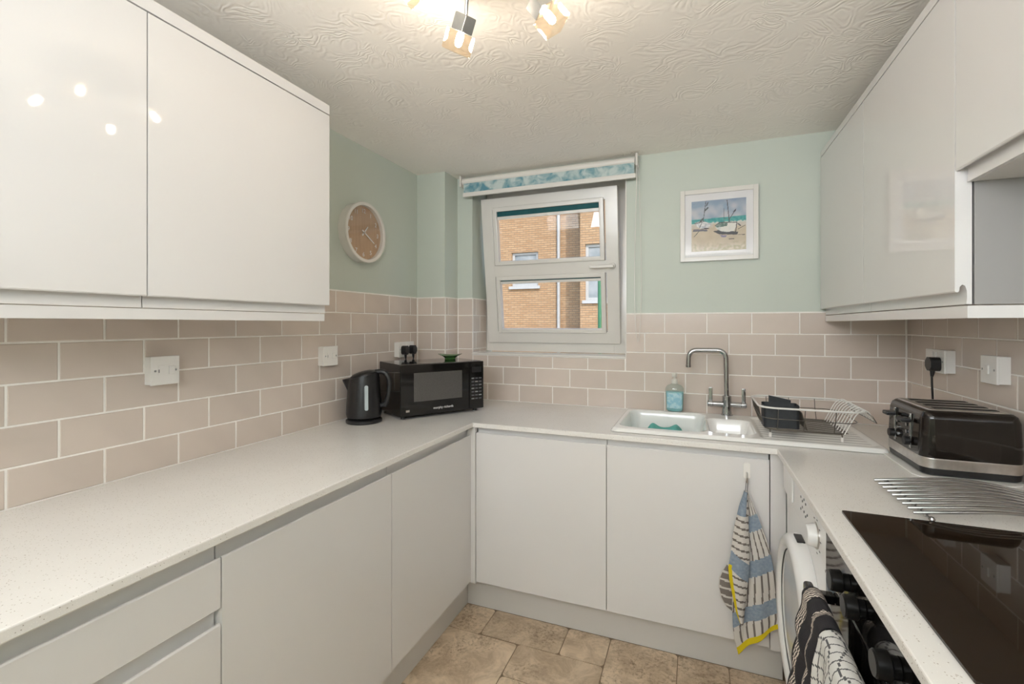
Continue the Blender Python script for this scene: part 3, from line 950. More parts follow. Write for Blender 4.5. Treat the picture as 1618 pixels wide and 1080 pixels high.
# cutlery caddy in the rack
cc = thing('cutlery_caddy', (1.88, -0.38, 0.941), 'dark grey cutlery caddy standing in the dish rack', 'caddy')
bm = bmesh.new(); prism(bm, rrect(1.815, 1.942, -0.440, -0.352, 0.014, 4), 'z', 0.9405, 1.030)
for f in [f for f in bm.faces if f.normal.z > .9 or (f.calc_center_median().z > 1.029)]:
    bm.normal_update()
top = [f for f in bm.faces if abs(f.calc_center_median().z - 1.030) < 1e-5]
r = bmesh.ops.inset_region(bm, faces=top, thickness=0.004)
ex = bmesh.ops.translate(bm, verts=list({v for f in top for v in f.verts}), vec=(0, 0, -0.075))
finish(bm, 'front_cup', 'charcoal', cc, smooth=30)
bm = bmesh.new(); prism(bm, [(1.845, 0.941), (1.925, 0.941), (1.925, 1.040), (1.845, 1.056)], 'y', -0.349, -0.338); finish(bm, 'back_plate', 'charcoal', cc, smooth=None)

# ------------------------------------------------------------------ kettle
K = Vector((0.128, -0.795, ZW))
kt = thing('kettle', K, 'matt black jug kettle with water gauge beside the microwave', 'kettle')
finish(lathe(bmesh.new(), [(0, 0.0005), (0.078, 0.0005), (0.081, 0.004), (0.081, 0.014), (0.076, 0.019), (0.066, 0.021), (0, 0.021)], K, 40), 'power_base', 'black', kt)
rt = Vector((0.93, 0.368, 0)); fw_ = Vector((-0.368, 0.93, 0))
bm = bmesh.new()
prof = [(0.0, 0.0225), (0.066, 0.0225), (0.076, 0.027), (0.080, 0.042), (0.078, 0.09), (0.073, 0.15), (0.069, 0.200), (0.0675, 0.214)]
n = 48
rows = []
for r_, z in prof[1:]:
    row = []
    for j in range(n):
        t = 2 * math.pi * j / n
        d = rt * math.cos(t) + fw_ * math.sin(t)
        c = max(0, -math.cos(t))
        sp_ = smooth(0.84, 1.0, c) * smooth(0.140, 0.214, z) * 0.030
        zz = z + (0.016 * (-math.cos(t)) * -1 * smooth(0.18, 0.214, z))
        row.append(bm.verts.new(K + d * (r_ + sp_) + Vector((0, 0, zz))))
    rows.append(row)
for A, B in zip(rows, rows[1:]):
    for j in range(n): bm.faces.new((A[j], A[(j + 1) % n], B[(j + 1) % n], B[j]))
bm.faces.new(rows[0]); 
cap = bm.verts.new(K + Vector((0, 0, 0.222)))
for j in range(n): bm.faces.new((rows[-1][j], rows[-1][(j + 1) % n], cap))
finish(bm, 'jug', 'black', kt, smooth=40)
bm = bmesh.new()
lidp = [(0.062, 0.214), (0.061, 0.222), (0.050, 0.231), (0.025, 0.237), (0, 0.238)]
rws = []
for r_, z in lidp:
    if r_ == 0: rws.append([bm.verts.new(K + Vector((0, 0, z)))]); continue
    rws.append([bm.verts.new(K + rt * (r_ * math.cos(2 * math.pi * j / 32)) + fw_ * (r_ * math.sin(2 * math.pi * j / 32)) + Vector((0, 0, z + 0.014 * math.cos(2 * math.pi * j / 32) * r_ / 0.062))) for j in range(32)])
for A, B in zip(rws, rws[1:]):
    for j in range(32):
        f = [A[j], A[(j + 1) % 32]] + ([B[(j + 1) % 32], B[j]] if len(B) > 1 else [B[0]])
        bm.faces.new(f)
finish(bm, 'lid', 'black', kt, smooth=50)
H = lambda u, z, w=0.0: K + rt * u + fw_ * w + Vector((0, 0, z))
finish(tube(bmesh.new(), arc_path([H(0.052, 0.232), H(0.090, 0.236), H(0.118, 0.205), H(0.116, 0.12), H(0.098, 0.080), H(0.074, 0.078)], [0.018, 0.03, 0.05, 0.02], 6), 0.0115, 12), 'handle', 'black', kt)
gd = (rt * 0.42 - fw_ * 0.907).normalized()
ga = Vector((-gd.y, gd.x, 0))
bm = bmesh.new()
for (z, w, r_) in ((0.066, 0.004, 0.0795), (0.070, 0.008, 0.0795), (0.172, 0.008, 0.0722), (0.177, 0.004, 0.0718)):
    for s in (-1, 1): bm.verts.new(K + gd * (r_ + 0.0015) + ga * (s * w) + Vector((0, 0, z)))
bm.verts.ensure_lookup_table()
for i in range(3): bm.faces.new((bm.verts[2 * i], bm.verts[2 * i + 1], bm.verts[2 * i + 3], bm.verts[2 * i + 2]))
finish(bm, 'water_gauge', 'grey_win', kt, smooth=None)

# ------------------------------------------------------------------ microwave (local: x along the front, -y out of the front)
ang = math.atan2(0.388, 0.251)
mw = thing('microwave', (0.274, -0.719, ZW), 'glossy black microwave oven across the back left corner', 'microwave', ang)
WM, DM, ZM0, ZM1 = 0.460, 0.285, 0.012, 0.262
def mp(name, bm, m, par=None, **k): return finish(bm, name, m, par or mw, world=False, **k)
mp('case', BX(0.002, WM - 0.002, 0.022, DM, ZM0, ZM1, 0.004), 'gloss_black')
d_ = mp('door', BX(0.0, 0.372, 0.0, 0.0215, ZM0 + 0.004, ZM1 - 0.001, 0.004), 'gloss_black')
mp('window', BX(0.068, 0.330, -0.0012, 0.004, 0.082, 0.220, 0.0006), 'mwindow', d_)
mp('control_panel', BX(0.3735, WM, 0.0, 0.0215, ZM0 + 0.004, ZM1 - 0.001, 0.004), 'gloss_black')
mp('display', BX(0.388, 0.446, -0.0008, 0.003, 0.205, 0.232, 0.0004), 'black')
for r_ in range(7):
    for c_ in range(3):
        mp('button', BX(0.386 + c_ * 0.022, 0.402 + c_ * 0.022, -0.0006, 0.002, 0.066 + r_ * 0.0175, 0.072 + r_ * 0.0175), 'print_dark' if (r_ + c_) % 3 else 'satin')
for x_ in (0.03, WM - 0.03):
    for y_ in (0.04, DM - 0.03):
        bm = bmesh.new(); cyl(bm, (x_, y_, 0.0004), (x_, y_, 0.0135), 0.012, n=14); mp('foot', bm, 'black')
text_part('lettering', 'morphy richards', 0.0165, Matrix.Translation((0.225, -0.0007, 0.044)) @ Matrix.Rotation(R(90), 4, 'X'), 'print_white', mw)
mp('badge', BX(0.028, 0.046, -0.0006, 0.002, 0.036, 0.046), 'steel')

# leaf-green dish on the microwave
dz = Vector((0.322, -0.330, ZW + ZM1 + 0.0006))
bm = bmesh.new()
P_ = [(0.0, 0.0), (0.028, 0.0), (0.031, 0.003), (0.028, 0.008), (0.040, 0.018), (0.064, 0.026), (0.066, 0.0275), (0.063, 0.0285), (0.038, 0.022), (0.02, 0.014), (0.0, 0.012)]
lathe(bm, P_, dz, 36)
for v in bm.verts:
    d0 = v.co - dz; r_ = math.hypot(d0.x, d0.y)
    if r_ > 0.034: v.co.z += 0.004 * math.cos(2 * math.atan2(d0.y, d0.x) - 0.75) * (r_ - 0.034) / 0.03
tag(finish(bm, 'green_dish', 'green', smooth=50), 'small green flared dish on top of the microwave', 'dish')

# ------------------------------------------------------------------ sockets and switches
def plate(name, wall, uc, zc, w, h, label, kind, cat):
    """faceplate on a wall; wall 'L' (x=0) or 'R'"""
    s = 1 if wall == 'L' else -1
    x0 = 0.0 if wall == 'L' else XR
    X = lambda d: x0 + s * d
    t = thing(name, (x0, uc, zc), label, cat)
    def bxx(d0, d1, a, b, c, d, bev=0.0): return BX(min(X(d0), X(d1)), max(X(d0), X(d1)), a, b, c, d, bev=bev)
    finish(bxx(0.0006, 0.026, uc - w / 2 + .002, uc + w / 2 - .002, zc - h / 2 + .002, zc + h / 2 - .002), 'back_box', 'plastic', t)
    finish(bxx(0.026, 0.034, uc - w / 2, uc + w / 2, zc - h / 2, zc + h / 2, 0.0025), 'face_plate', 'plastic', t)
    for q in (-1, 1):
        bm = bmesh.new(); cyl(bm, (X(0.0335), uc + q * (w / 2 - 0.012), zc), (X(0.0348), uc + q * (w / 2 - 0.012), zc), 0.0034, n=12); finish(bm, 'screw', 'satin', t)
    F = 0.034
    if kind == 'spur':
        # rocker beside the fuse drawer
        finish(bxx(F, F + 0.004, uc + 0.008, uc + 0.026, zc - 0.013, zc + 0.013, 0.0015), 'rocker', 'plastic', t)
        finish(bxx(F, F + 0.0012, uc - 0.022, uc - 0.006, zc - 0.015, zc + 0.015, 0.0005), 'fuse_drawer', 'plastic', t)
        finish(bxx(F, F + 0.0016, uc - 0.021, uc - 0.019, zc - 0.006, zc + 0.004), 'fuse_notch', 'print_dark', t)
    if kind == 'switch':
        finish(bxx(F, F + 0.005, uc - 0.008, uc + 0.008, zc - 0.014, zc + 0.014, 0.002), 'rocker', 'plastic', t)
    if kind == 'double':
        for q in (-1, 1):
            c0 = uc + q * 0.036
            finish(bxx(F, F + 0.004, c0 - q * 0.024 - 0.007, c0 - q * 0.024 + 0.007, zc + 0.016, zc + 0.034, 0.0015), 'rocker', 'plastic', t)
            for (du, dv, a, b) in ((0, 0.012, .002, .004), (-0.011, -0.010, .0035, .002), (0.011, -0.010, .0035, .002)):
                finish(bxx(F, F + 0.0006, c0 + du - a, c0 + du + a, zc - 0.004 + dv - b, zc - 0.004 + dv + b), 'pin_slot', 'print_dark', t)
    return t, X

plate('fused_spur', 'L', -1.606, 1.210, 0.084, 0.088, 'white fused spur switch under the left wall unit', 'spur', 'switch')
plate('fused_spur', 'L', -0.905, 1.211, 0.088, 0.088, 'white fused spur switch on the tiles above the kettle', 'spur', 'switch')
plate('double_socket', 'L', -0.315, 1.212, 0.146, 0.086, 'white double socket with two black plugs behind the microwave', 'double', 'socket')
plate('double_socket', 'R', -0.345, 1.216, 0.146, 0.086, 'white double socket above the toaster', 'double', 'socket')
plate('light_switch', 'R', -0.690, 1.214, 0.086, 0.086, 'white single switch on the tiles right of the toaster socket', 'switch', 'switch')

def plug(wall, uc, zc, label, pts):
    s = 1 if wall == 'L' else -1
    x0 = 0.0 if wall == 'L' else XR
    f = x0 + s * 0.0352
    t = thing('plug', (f, uc, zc), label, 'plug')
    bm = bmesh.new()
    hw = 0.019 if wall == 'L' else 0.025
    P = rrect(uc - hw, uc + hw, zc - 0.024, zc + 0.026, 0.014, 5)
    prism(bm, P, 'x', min(f, f + s * 0.030), max(f, f + s * 0.030))
    bmesh.ops.bevel(bm, geom=[e for e in bm.edges if abs(e.verts[0].co.x - (f + s * 0.030)) < 1e-6 and abs(e.verts[1].co.x - (f + s * 0.030)) < 1e-6], offset=0.006, segments=3, affect='EDGES', profile=0.5)
    finish(bm, 'plug_body', 'black', t, smooth=45)
    P = [(f + s * 0.016, uc, zc - 0.020), (f + s * 0.017, uc, zc - 0.036), (f + s * 0.018, uc, zc - 0.046)]
    finish(tube(bmesh.new(), P, [0.0085, 0.0065, 0.0045], 10), 'strain_relief', 'black', t)
    finish(tube(bmesh.new(), [P[-1]] + pts, 0.0036, 8), 'cable', 'black', t)
plug('L', -0.352, 1.208, 'black plug nearer the camera behind the microwave', [(0.052, -0.345, 1.13), (0.050, -0.343, 1.05), (0.040, -0.34, 0.98), (0.030, -0.33, 0.906)])
plug('L', -0.276, 1.208, 'black plug nearer the column behind the microwave', [(0.052, -0.283, 1.13), (0.050, -0.281, 1.05), (0.040, -0.28, 0.98), (0.030, -0.27, 0.906)])
plug('R', -0.376, 1.205, 'black plug with its cable hanging down to the toaster', [(XR - 0.052, -0.374, 1.13), (XR - 0.046, -0.366, 1.06), (XR - 0.045, -0.36, 0.98), (XR - 0.05, -0.37, 0.906)])

# ------------------------------------------------------------------ wall clock
CK = Vector((0.0, -0.672, 1.808))
ck = thing('wall_clock', (-TH, CK.y, CK.z), 'round wall clock with white rim and wooden face', 'clock')
CR = 0.150
def disc_ring(prof, n=56):
    bm = bmesh.new(); rows = []
    for r_, x in prof:
        rows.append([bm.verts.new((x, CK.y + r_ * math.cos(2 * math.pi * j / n), CK.z + r_ * math.sin(2 * math.pi * j / n))) for j in range(n)])
    for A, B in zip(rows, rows[1:]):
        for j in range(n): bm.faces.new((A[j], A[(j + 1) % n], B[(j + 1) % n], B[j]))
    return bm, rows
bm, rows = disc_ring([(CR - 0.004, -TH + .0005), (CR - 0.004, 0.036), (CR, 0.040), (CR - 0.002, 0.045), (CR - 0.014, 0.045), (CR - 0.017, 0.043), (CR - 0.018, 0.022)])
finish(bm, 'rim', 'upvc', ck)
bm, rows = disc_ring([(CR - 0.004, 0.018), (CR - 0.017, 0.024)]); bm.faces.new(rows[-1]); bm.faces.new(rows[0][::-1]); finish(bm, 'face', 'wood', ck, smooth=None)
bm, rows = disc_ring([(CR - 0.0175, 0.0375), (CR - 0.0175, 0.039)]); bm.faces.new(rows[-1]); bm.faces.new(rows[0][::-1]); finish(bm, 'cover_glass', 'pic_glass', ck, smooth=None)
inv = Matrix.Translation(-Vector(ck.location))
for h_ in range(1, 13):
    a = R(90 - 30 * h_)
    # seen from the room, right is +y
    p = (0.0245, CK.y + 0.108 * math.cos(a), CK.z + 0.108 * math.sin(a))
    mt = inv @ Matrix.Translation(p) @ Matrix.Rotation(R(90), 4, 'Z') @ Matrix.Rotation(R(90), 4, 'X')
    text_part('numeral', str(h_), 0.030, mt, 'print_white', ck)
def hand(name, ang_, ln, w, x):
    bm = bmesh.new(); a = R(90 - ang_); d = Vector((0, math.cos(a), math.sin(a))); q = Vector((0, -d.z, d.y))
    c = Vector((x, CK.y, CK.z))
    A = [c - d * 0.02 - q * w, c + d * ln - q * w * .6, c + d * ln + q * w * .6, c - d * 0.02 + q * w]
    B = [v + Vector((0.0015, 0, 0)) for v in A]
    A = [bm.verts.new(v) for v in A]; B = [bm.verts.new(v) for v in B]
    bm.faces.new(A[::-1]); bm.faces.new(B)
    for i in range(4): bm.faces.new((A[i], A[(i + 1) % 4], B[(i + 1) % 4], B[i]))
    finish(bm, name, 'print_white', ck, smooth=None)
hand('hour_hand', 40, 0.045, 0.004, 0.027); hand('minute_hand', 120, 0.085, 0.0035, 0.030)
bm = bmesh.new(); cyl(bm, (0.024, CK.y, CK.z), (0.034, CK.y, CK.z), 0.006, n=16); finish(bm, 'hub', 'steel', ck)

# ------------------------------------------------------------------ framed picture
PX0, PX1, PZ0, PZ1 = 1.487, 1.844, 1.672, 2.034
pf = thing('framed_picture', ((PX0 + PX1) / 2, TH, PZ0), 'white framed painting of two fishing boats on a beach', 'picture')
for a in ((PX0, PX0 + .022, PZ0, PZ1), (PX1 - .022, PX1, PZ0, PZ1)):
    finish(BX(a[0], a[1], -0.018, TH - .0005, a[2], a[3], 0.0015), 'frame_bar', 'upvc', pf)
for a in ((PX0 + .022, PX1 - .022, PZ0, PZ0 + .022), (PX0 + .022, PX1 - .022, PZ1 - .022, PZ1)):
    finish(BX(a[0], a[1], -0.018, TH - .0005, a[2], a[3], 0.0015), 'frame_bar', 'upvc', pf)
finish(BX(PX0 + .02, PX1 - .02, -0.006, TH - .001, PZ0 + .02, PZ1 - .02), 'mount', 'mat_board', pf)
finish(BX(PX0 + .021, PX1 - .021, -0.012, -0.010, PZ0 + .021, PZ1 - .021), 'glazing', 'pic_glass', pf)

def inpoly(x, y, P):
    c = False; j = len(P) - 1
    for i in range(len(P)):
        if (P[i][1] > y) != (P[j][1] > y) and x < (P[j][0] - P[i][0]) * (y - P[i][1]) / (P[j][1] - P[i][1]) + P[i][0]: c = not c
        j = i
    return c
def seg(x, y, a, b):
    ax, ay = a; bx_, by_ = b
    t = max(0, min(1, ((x - ax) * (bx_ - ax) + (y - ay) * (by_ - ay)) / ((bx_ - ax) ** 2 + (by_ - ay) ** 2)))
    return math.hypot(x - ax - t * (bx_ - ax), y - ay - t * (by_ - ay))
def mixc(a, b, t): return tuple(p + (q - p) * t for p, q in zip(a, b))
def nz2(x, y, s, o=0): return noise.noise(Vector((x * s + o, y * s, o * 1.7)))
def paint(u, v):
    """u right, v up, both 0..1"""
    n1 = nz2(u, v, 7); n2 = nz2(u, v, 22, 4)
    if v > 0.645 + 0.02 * (u - .5):
        c = mixc((0.30, 0.40, 0.52), (0.55, 0.56, 0.60), max(0, min(1, 0.5 + 0.9 * n1 - (v - .8))))
        c = mixc(c, (0.20, 0.28, 0.42), max(0, min(1, (v - 0.85) * 3 * (0.5 + u))))
    elif v > 0.53:
        c = mixc((0.03, 0.30, 0.31), (0.10, 0.45, 0.42), max(0, min(1, 0.5 + n2 + (0.6 - v) * 3)))
        if v < 0.555 + 0.02 * n2: c = (0.62, 0.64, 0.60)
    else:
        c = mixc((0.56, 0.47, 0.34), (0.64, 0.55, 0.42), max(0, min(1, 0.5 + n1)))
        c = mixc(c, (0.42, 0.37, 0.22), max(0, min(1, (0.14 - v) * 6 + n2)))
        if v > 0.46 and (u > .62 or u < .4): c = mixc(c, (0.62, 0.60, 0.57), 0.6)
    # left boat
    if inpoly(u, v, [(0.02, 0.40), (0.30, 0.395), (0.29, 0.43), (0.04, 0.45)]): c = (0.16, 0.16, 0.20)
    if inpoly(u, v, [(0.06, 0.575), (0.10, 0.50), (0.16, 0.455), (0.28, 0.445), (0.34, 0.49), (0.375, 0.54), (0.28, 0.575), (0.18, 0.605)]): c = mixc((0.78, 0.78, 0.78), (0.50, 0.52, 0.56), max(0, min(1, 0.5 + 2 * n2)))
    if inpoly(u, v, [(0.14, 0.455), (0.30, 0.435), (0.34, 0.44), (0.31, 0.46)]): c = (0.05, 0.05, 0.06)
    for a, b, w in (((0.22, 0.60), (0.27, 0.99), .006), ((0.25, 0.80), (0.31, 0.86), .012), ((0.17, 0.60), (0.21, 0.64), .018), ((0.05, 0.30), (0.14, 0.40), .006), ((0.06, 0.56), (0.24, 0.595), .007), ((0.28, 0.9), (0.31, 0.96), .010), ((0.15, .47), (.20, .58), .006)):
        if seg(u, v, a, b) < w: c = (0.09, 0.10, 0.11)
    # right boat
    if inpoly(u, v, [(0.40, 0.385), (0.52, 0.315), (0.84, 0.29), (0.86, 0.345), (0.50, 0.40)]): c = (0.06, 0.06, 0.07)
    if inpoly(u, v, [(0.53, 0.30), (0.66, 0.29), (0.63, 0.25), (0.56, 0.26)]): c = (0.26, 0.23, 0.36)
    if inpoly(u, v, [(0.44, 0.50), (0.465, 0.43), (0.55, 0.375), (0.66, 0.352), (0.78, 0.365), (0.825, 0.44), (0.835, 0.53), (0.75, 0.525), (0.62, 0.54), (0.52, 0.552)]): c = mixc((0.78, 0.76, 0.71), (0.46, 0.53, 0.58), max(0, min(1, (0.62 - u) * 4 + n2)))
    if inpoly(u, v, [(0.44, 0.49), (0.47, 0.455), (0.66, 0.47), (0.67, 0.535), (0.52, 0.545)]) : c = mixc((0.12, 0.20, 0.17), (0.40, 0.44, 0.42), 0.5 if n2 > 0.1 else 0)
    for a, b, w in (((0.70, 0.54), (0.66, 0.97), .007), ((0.70, 0.60), (0.82, 0.79), .006), ((0.78, 0.74), (0.81, 0.77), .012), ((0.60, 0.54), (0.60, 0.82), .004), ((0.44, 0.49), (0.52, 0.55), .006), ((0.52, 0.55), (0.82, 0.53), .007), ((0.835, 0.53), (0.81, 0.33), .008), ((0.86, 0.40), (0.98, 0.46), .006), ((0.86, 0.50), (0.90, 0.46), .010), ((0.70, 0.215), (0.78, 0.215), .009), ((0.86, 0.29), (0.97, 0.285), .006), ((0.70, 0.60), (0.60, 0.62), .004)):
        if seg(u, v, a, b) < w: c = (0.08, 0.07, 0.08)
    return c
bm = bmesh.new()
cl = bm.loops.layers.color.new('Col')
NU, NV = 132, 130
IX0, IX1, IZ0, IZ1 = 1.541, 1.791, 1.722, 1.977
vv = [[bm.verts.new((IX0 + (IX1 - IX0) * i / NU, -0.0075, IZ0 + (IZ1 - IZ0) * j / NV)) for j in range(NV + 1)] for i in range(NU + 1)]
def srgb(c): return tuple(max(0, x) ** (1 / 2.2) for x in c)
for i in range(NU):
    for j in range(NV):
        f = bm.faces.new((vv[i][j], vv[i + 1][j], vv[i + 1][j + 1], vv[i][j + 1]))
        c = paint((i + .5) / NU, (j + .5) / NV)
        c = srgb(c)
        for l in f.loops: l[cl] = (*c, 1)
finish(bm, 'painting', 'painting', pf, smooth=None)

# ------------------------------------------------------------------ toaster, board and trivet
TC = Vector((2.306, -0.674, ZW))
tb = bmesh.new(); prism(tb, rrect(2.168, 2.420, -0.850, -0.520, 0.06, 8), 'z', ZW + 0.0005, ZW + 0.0045)
tag(finish(tb, 'toaster_board', 'wire', smooth=None), 'thin pale board under the toaster', 'board')
to = thing('toaster', (TC.x, TC.y, ZW + 0.005), 'glossy black four-slice toaster with steel band on the right worktop', 'toaster', 0)
def tpt(name, bm, m, par=None, **k): return finish(bm, name, m, par or to, world=False, **k)
hx, hy = 0.119, 0.146
def shell(z0, z1, ins0, ins1, r=0.034, steps=None):
    bm = bmesh.new(); rows = []
    for z, i in (steps or ((z0, ins0), (z1, ins1))):
        rows.append([bm.verts.new((x, y, z)) for x, y in rrect(-hx + i, hx - i, -hy + i, hy - i, max(0.008, r - i), 8)])
    n = len(rows[0])
    for A, B in zip(rows, rows[1:]):
        for j in range(n): bm.faces.new((A[j], A[(j + 1) % n], B[(j + 1) % n], B[j]))
    bm.faces.new(rows[0][::-1]); bm.faces.new(rows[-1])
    return bm
tpt('base', shell(0, 0, 0, 0, steps=((0.0, 0.010), (0.004, 0.004), (0.018, 0.002), (0.022, 0.003))), 'black')
tpt('steel_band', shell(0, 0, 0, 0, steps=((0.0222, 0.001), (0.024, -0.0005), (0.050, -0.0005), (0.052, 0.001))), 'steel')
tpt('body', shell(0, 0, 0, 0, steps=((0.0522, 0.001), (0.08, 0.0), (0.165, 0.004), (0.182, 0.010), (0.190, 0.020))), 'brown_black')
tpt('top_plate', shell(0, 0, 0, 0, steps=((0.1902, 0.026), (0.1925, 0.027), (0.193, 0.029))), 'steel')
for k in range(4):
    yc = -0.084 + 0.056 * k
    tpt('bread_slot', BX(-0.072, 0.078, yc - 0.012, yc + 0.012, 0.1931, 0.1942), 'dark')
for s in (-1, 1):
    yc = s * 0.060
    tpt('lever_track', BX(-hx - 0.002, -hx + 0.004, yc - 0.006, yc + 0.006, 0.060, 0.168, 0.002), 'chrome')
    lv = tpt('lever', BX(-hx - 0.030, -hx - 0.0025, yc - 0.020, yc + 0.020, 0.142, 0.155, 0.004), 'black')
    bm = bmesh.new(); cyl(bm, (-hx - 0.002, yc, 0.083), (-hx - 0.018, yc, 0.083), 0.014, n=20, bev=0.002); tpt('dial', bm, 'black')
    for q in range(3):
        bm = bmesh.new(); cyl(bm, (-hx + 0.001, yc - s * 0.024, 0.085 + q * 0.022), (-hx - 0.003, yc - s * 0.024, 0.085 + q * 0.022), 0.006, n=14); tpt('button', bm, 'chrome')

tv = thing('trivet', (2.2, -1.07, ZW), 'wavy chrome rod trivet on the worktop beside the hob', 'trivet')
NB = 9
for k in range(NB):
    y0 = -0.955 - 0.0303 * k
    x0 = 2.029 + 0.0005 * k
    pts = []
    for i in range(17):
        t = i / 16
        pts.append((x0 + 0.36 * t, y0 + 0.016 * math.sin(math.pi * t) - 0.012 * math.sin(2 * math.pi * t), ZW + 0.0135 + 0.018 * math.sin(math.pi * min(1, t * 1.05))))
    finish(tube(bmesh.new(), pts, 0.0040, 8), 'rod', 'trivet', tv)
for xq in (2.062, 2.352):
    bm = tube(bmesh.new(), [(xq, -0.950, ZW + 0.0068), (xq, -1.207, ZW + 0.0068)], 0.0022, 8); finish(bm, 'cross_bar', 'trivet', tv)
    for k in range(NB - 1):
        bm = lathe(bmesh.new(), [(0, -0.0052), (0.0036, -0.0036), (0.0052, 0), (0.0036, 0.0036), (0, 0.0052)], (xq, -0.970 - 0.0303 * k, ZW + 0.0064), 10); finish(bm, 'bead', 'satin', tv)
    for yq in (-0.945, -1.212):
        bm = lathe(bmesh.new(), [(0, -0.0068), (0.0048, -0.0048), (0.0068, 0), (0.0048, 0.0048), (0, 0.0068)], (xq, yq, ZW + 0.0072), 12); finish(bm, 'ball_foot', 'trivet', tv)

# ------------------------------------------------------------------ hob
hb = thing('ceramic_hob', (2.14, -1.507, ZW), 'black glass hob set in the right worktop', 'hob')
bm = bmesh.new(); prism(bm, rrect(1.887, 2.397, -1.797, -1.217, 0.006, 3), 'z', ZW + 0.0004, ZW + 0.005)
finish(bm, 'glass', 'hob', hb, smooth=None)

# ------------------------------------------------------------------ washing machine
WX = 1.866
wm = thing('washing_machine', (2.14, -0.914, 0.001), 'white front-loading washing machine under the right worktop', 'washing machine')
finish(BX(WX, 2.42, -1.204, -0.628, 0.012, 0.866, 0.006), 'body', 'white_app', wm)
for x_ in (1.9, 2.38):
    for y_ in (-1.16, -0.67):
        bm = bmesh.new(); cyl(bm, (x_, y_, 0.0008), (x_, y_, 0.013), 0.02, n=14); finish(bm, 'foot', 'black', wm)
finish(BX(WX - 0.006, WX, -1.202, -0.630, 0.752, 0.862, 0.003), 'control_panel', 'white_app', wm)
dw = finish(BX(WX - 0.012, WX - 0.006, -0.795, -0.634, 0.766, 0.856, 0.003), 'detergent_drawer', 'white_app', wm)
bm = bmesh.new(); cyl(bm, (WX - 0.006, -1.100, 0.790), (WX - 0.030, -1.100, 0.790), 0.030, 0.027, 32, 0.003); kn = finish(bm, 'dial', 'white_app', wm)
bm = bmesh.new(); cyl(bm, (WX - 0.0061, -1.100, 0.790), (WX - 0.009, -1.100, 0.790), 0.034, n=32); finish(bm, 'dial_ring', 'steel', wm)
for k in range(9):
    yy, zz = -0.905 - 0.022 * (k // 2), 0.79 + 0.03 * (k % 2) + 0.006 * ((k * 7) % 3)
    bm = bmesh.new(); cyl(bm, (WX - 0.006, yy, zz), (WX - 0.0072, yy, zz), 0.0038, n=10); finish(bm, 'indicator', 'print_dark', wm)
for k in range(7):
    a = R(60 + 40 * k); yy, zz = -1.100 + 0.046 * math.cos(a), 0.790 + 0.044 * math.sin(a)
    finish(BX(WX - 0.0068, WX - 0.006, yy - 0.004, yy + 0.004, zz - 0.0012, zz + 0.0012), 'programme_mark', 'print_dark', wm)
WC = Vector((WX, -0.930, 0.465))
def xdisc(prof, n=64):
    bm = bmesh.new(); rows = []
    for r_, d in prof:
        rows.append([bm.verts.new((WC.x - d, WC.y + r_ * math.cos(2 * math.pi * j / n), WC.z + r_ * math.sin(2 * math.pi * j / n))) for j in range(n)])
    for A, B in zip(rows, rows[1:]):
        for j in range(n): bm.faces.new((A[j], A[(j + 1) % n], B[(j + 1) % n], B[j]))
    return bm, rows
bm, rows = xdisc([(0.242, 0.0004), (0.243, 0.012), (0.238, 0.032), (0.229, 0.042), (0.213, 0.047), (0.198, 0.042), (0.192, 0.034)])
dd = finish(bm, 'door', 'white_app', wm)
bm, rows = xdisc([(0.193, 0.030), (0.190, 0.032), (0.150, 0.037), (0.08, 0.042), (0.02, 0.043)]); bm.faces.new(rows[-1]); finish(bm, 'door_glass', 'washer_glass', dd)
finish(BX(WC.x - 0.026, WC.x - 0.004, WC.y - 0.028, WC.y + 0.028, 0.7045, 0.7105, 0.002), 'door_handle', 'black', dd)

# ------------------------------------------------------------------ oven
OVX = 1.857
ov = thing('oven', (2.14, -1.515, 0.02), 'built-in black glass oven below the hob', 'oven')
finish(BX(OVX + 0.022, 2.42, -1.806, -1.218, 0.152, 0.872), 'body', 'black', ov)
finish(BX(OVX, OVX + 0.0215, -1.808, -1.210, 0.752, 0.873, 0.002), 'control_panel', 'gloss_black', ov)
od = finish(BX(OVX, OVX + 0.0215, -1.808, -1.210, 0.160, 0.748, 0.002), 'door', 'gloss_black', ov)
finish(BX(OVX - 0.002, OVX + 0.001, -1.806, -1.2115, 0.7475, 0.753, 0.0005), 'trim_strip', 'chrome', ov)
for k, yy in enumerate((-1.392, -1.490, -1.652, -1.735)):
    bm = bmesh.new()
    cyl(bm, (OVX - 0.001, yy, 0.814), (OVX - 0.012, yy, 0.814), 0.017, n=24)
    cyl(bm, (OVX - 0.012, yy, 0.814), (OVX - 0.034, yy, 0.814), 0.0225, 0.021, 28, 0.002)
    kb = finish(bm, 'knob', 'knob', ov)
    bm = bmesh.new(); cyl(bm, (OVX - 0.0341, yy, 0.814), (OVX - 0.0348, yy, 0.814), 0.019, n=24); finish(bm, 'knob_cap', 'knob', kb)
HZ, HX = 0.722, 1.812
bm = bmesh.new(); prism(bm, rrect(HX - 0.010, HX + 0.010, HZ - 0.013, HZ + 0.013, 0.007, 4), 'y', -1.775, -1.250)
hd = finish(bm, 'handle', 'gloss_black', od, smooth=45)
for yy in (-1.285, -1.745):
    finish(BX(HX + 0.008, OVX - 0.0005, yy - 0.012, yy + 0.012, HZ - 0.010, HZ + 0.010, 0.003), 'handle_mount', 'gloss_black', od)
t = thing('base_cabinet', (2.14, -2.125, 0.15), 'white base unit beyond the oven, nearest the camera on the right', 'cabinet', group='white base units')
finish(BX(1.888, 2.42, -2.44, -1.8105, 0.152, 0.876, 0.001), 'body', 'carcass', t)
jfront('door', t, '-x', 1.856, -2.44, -1.8105, ZB, 0.851, 'top', rail=0.025)
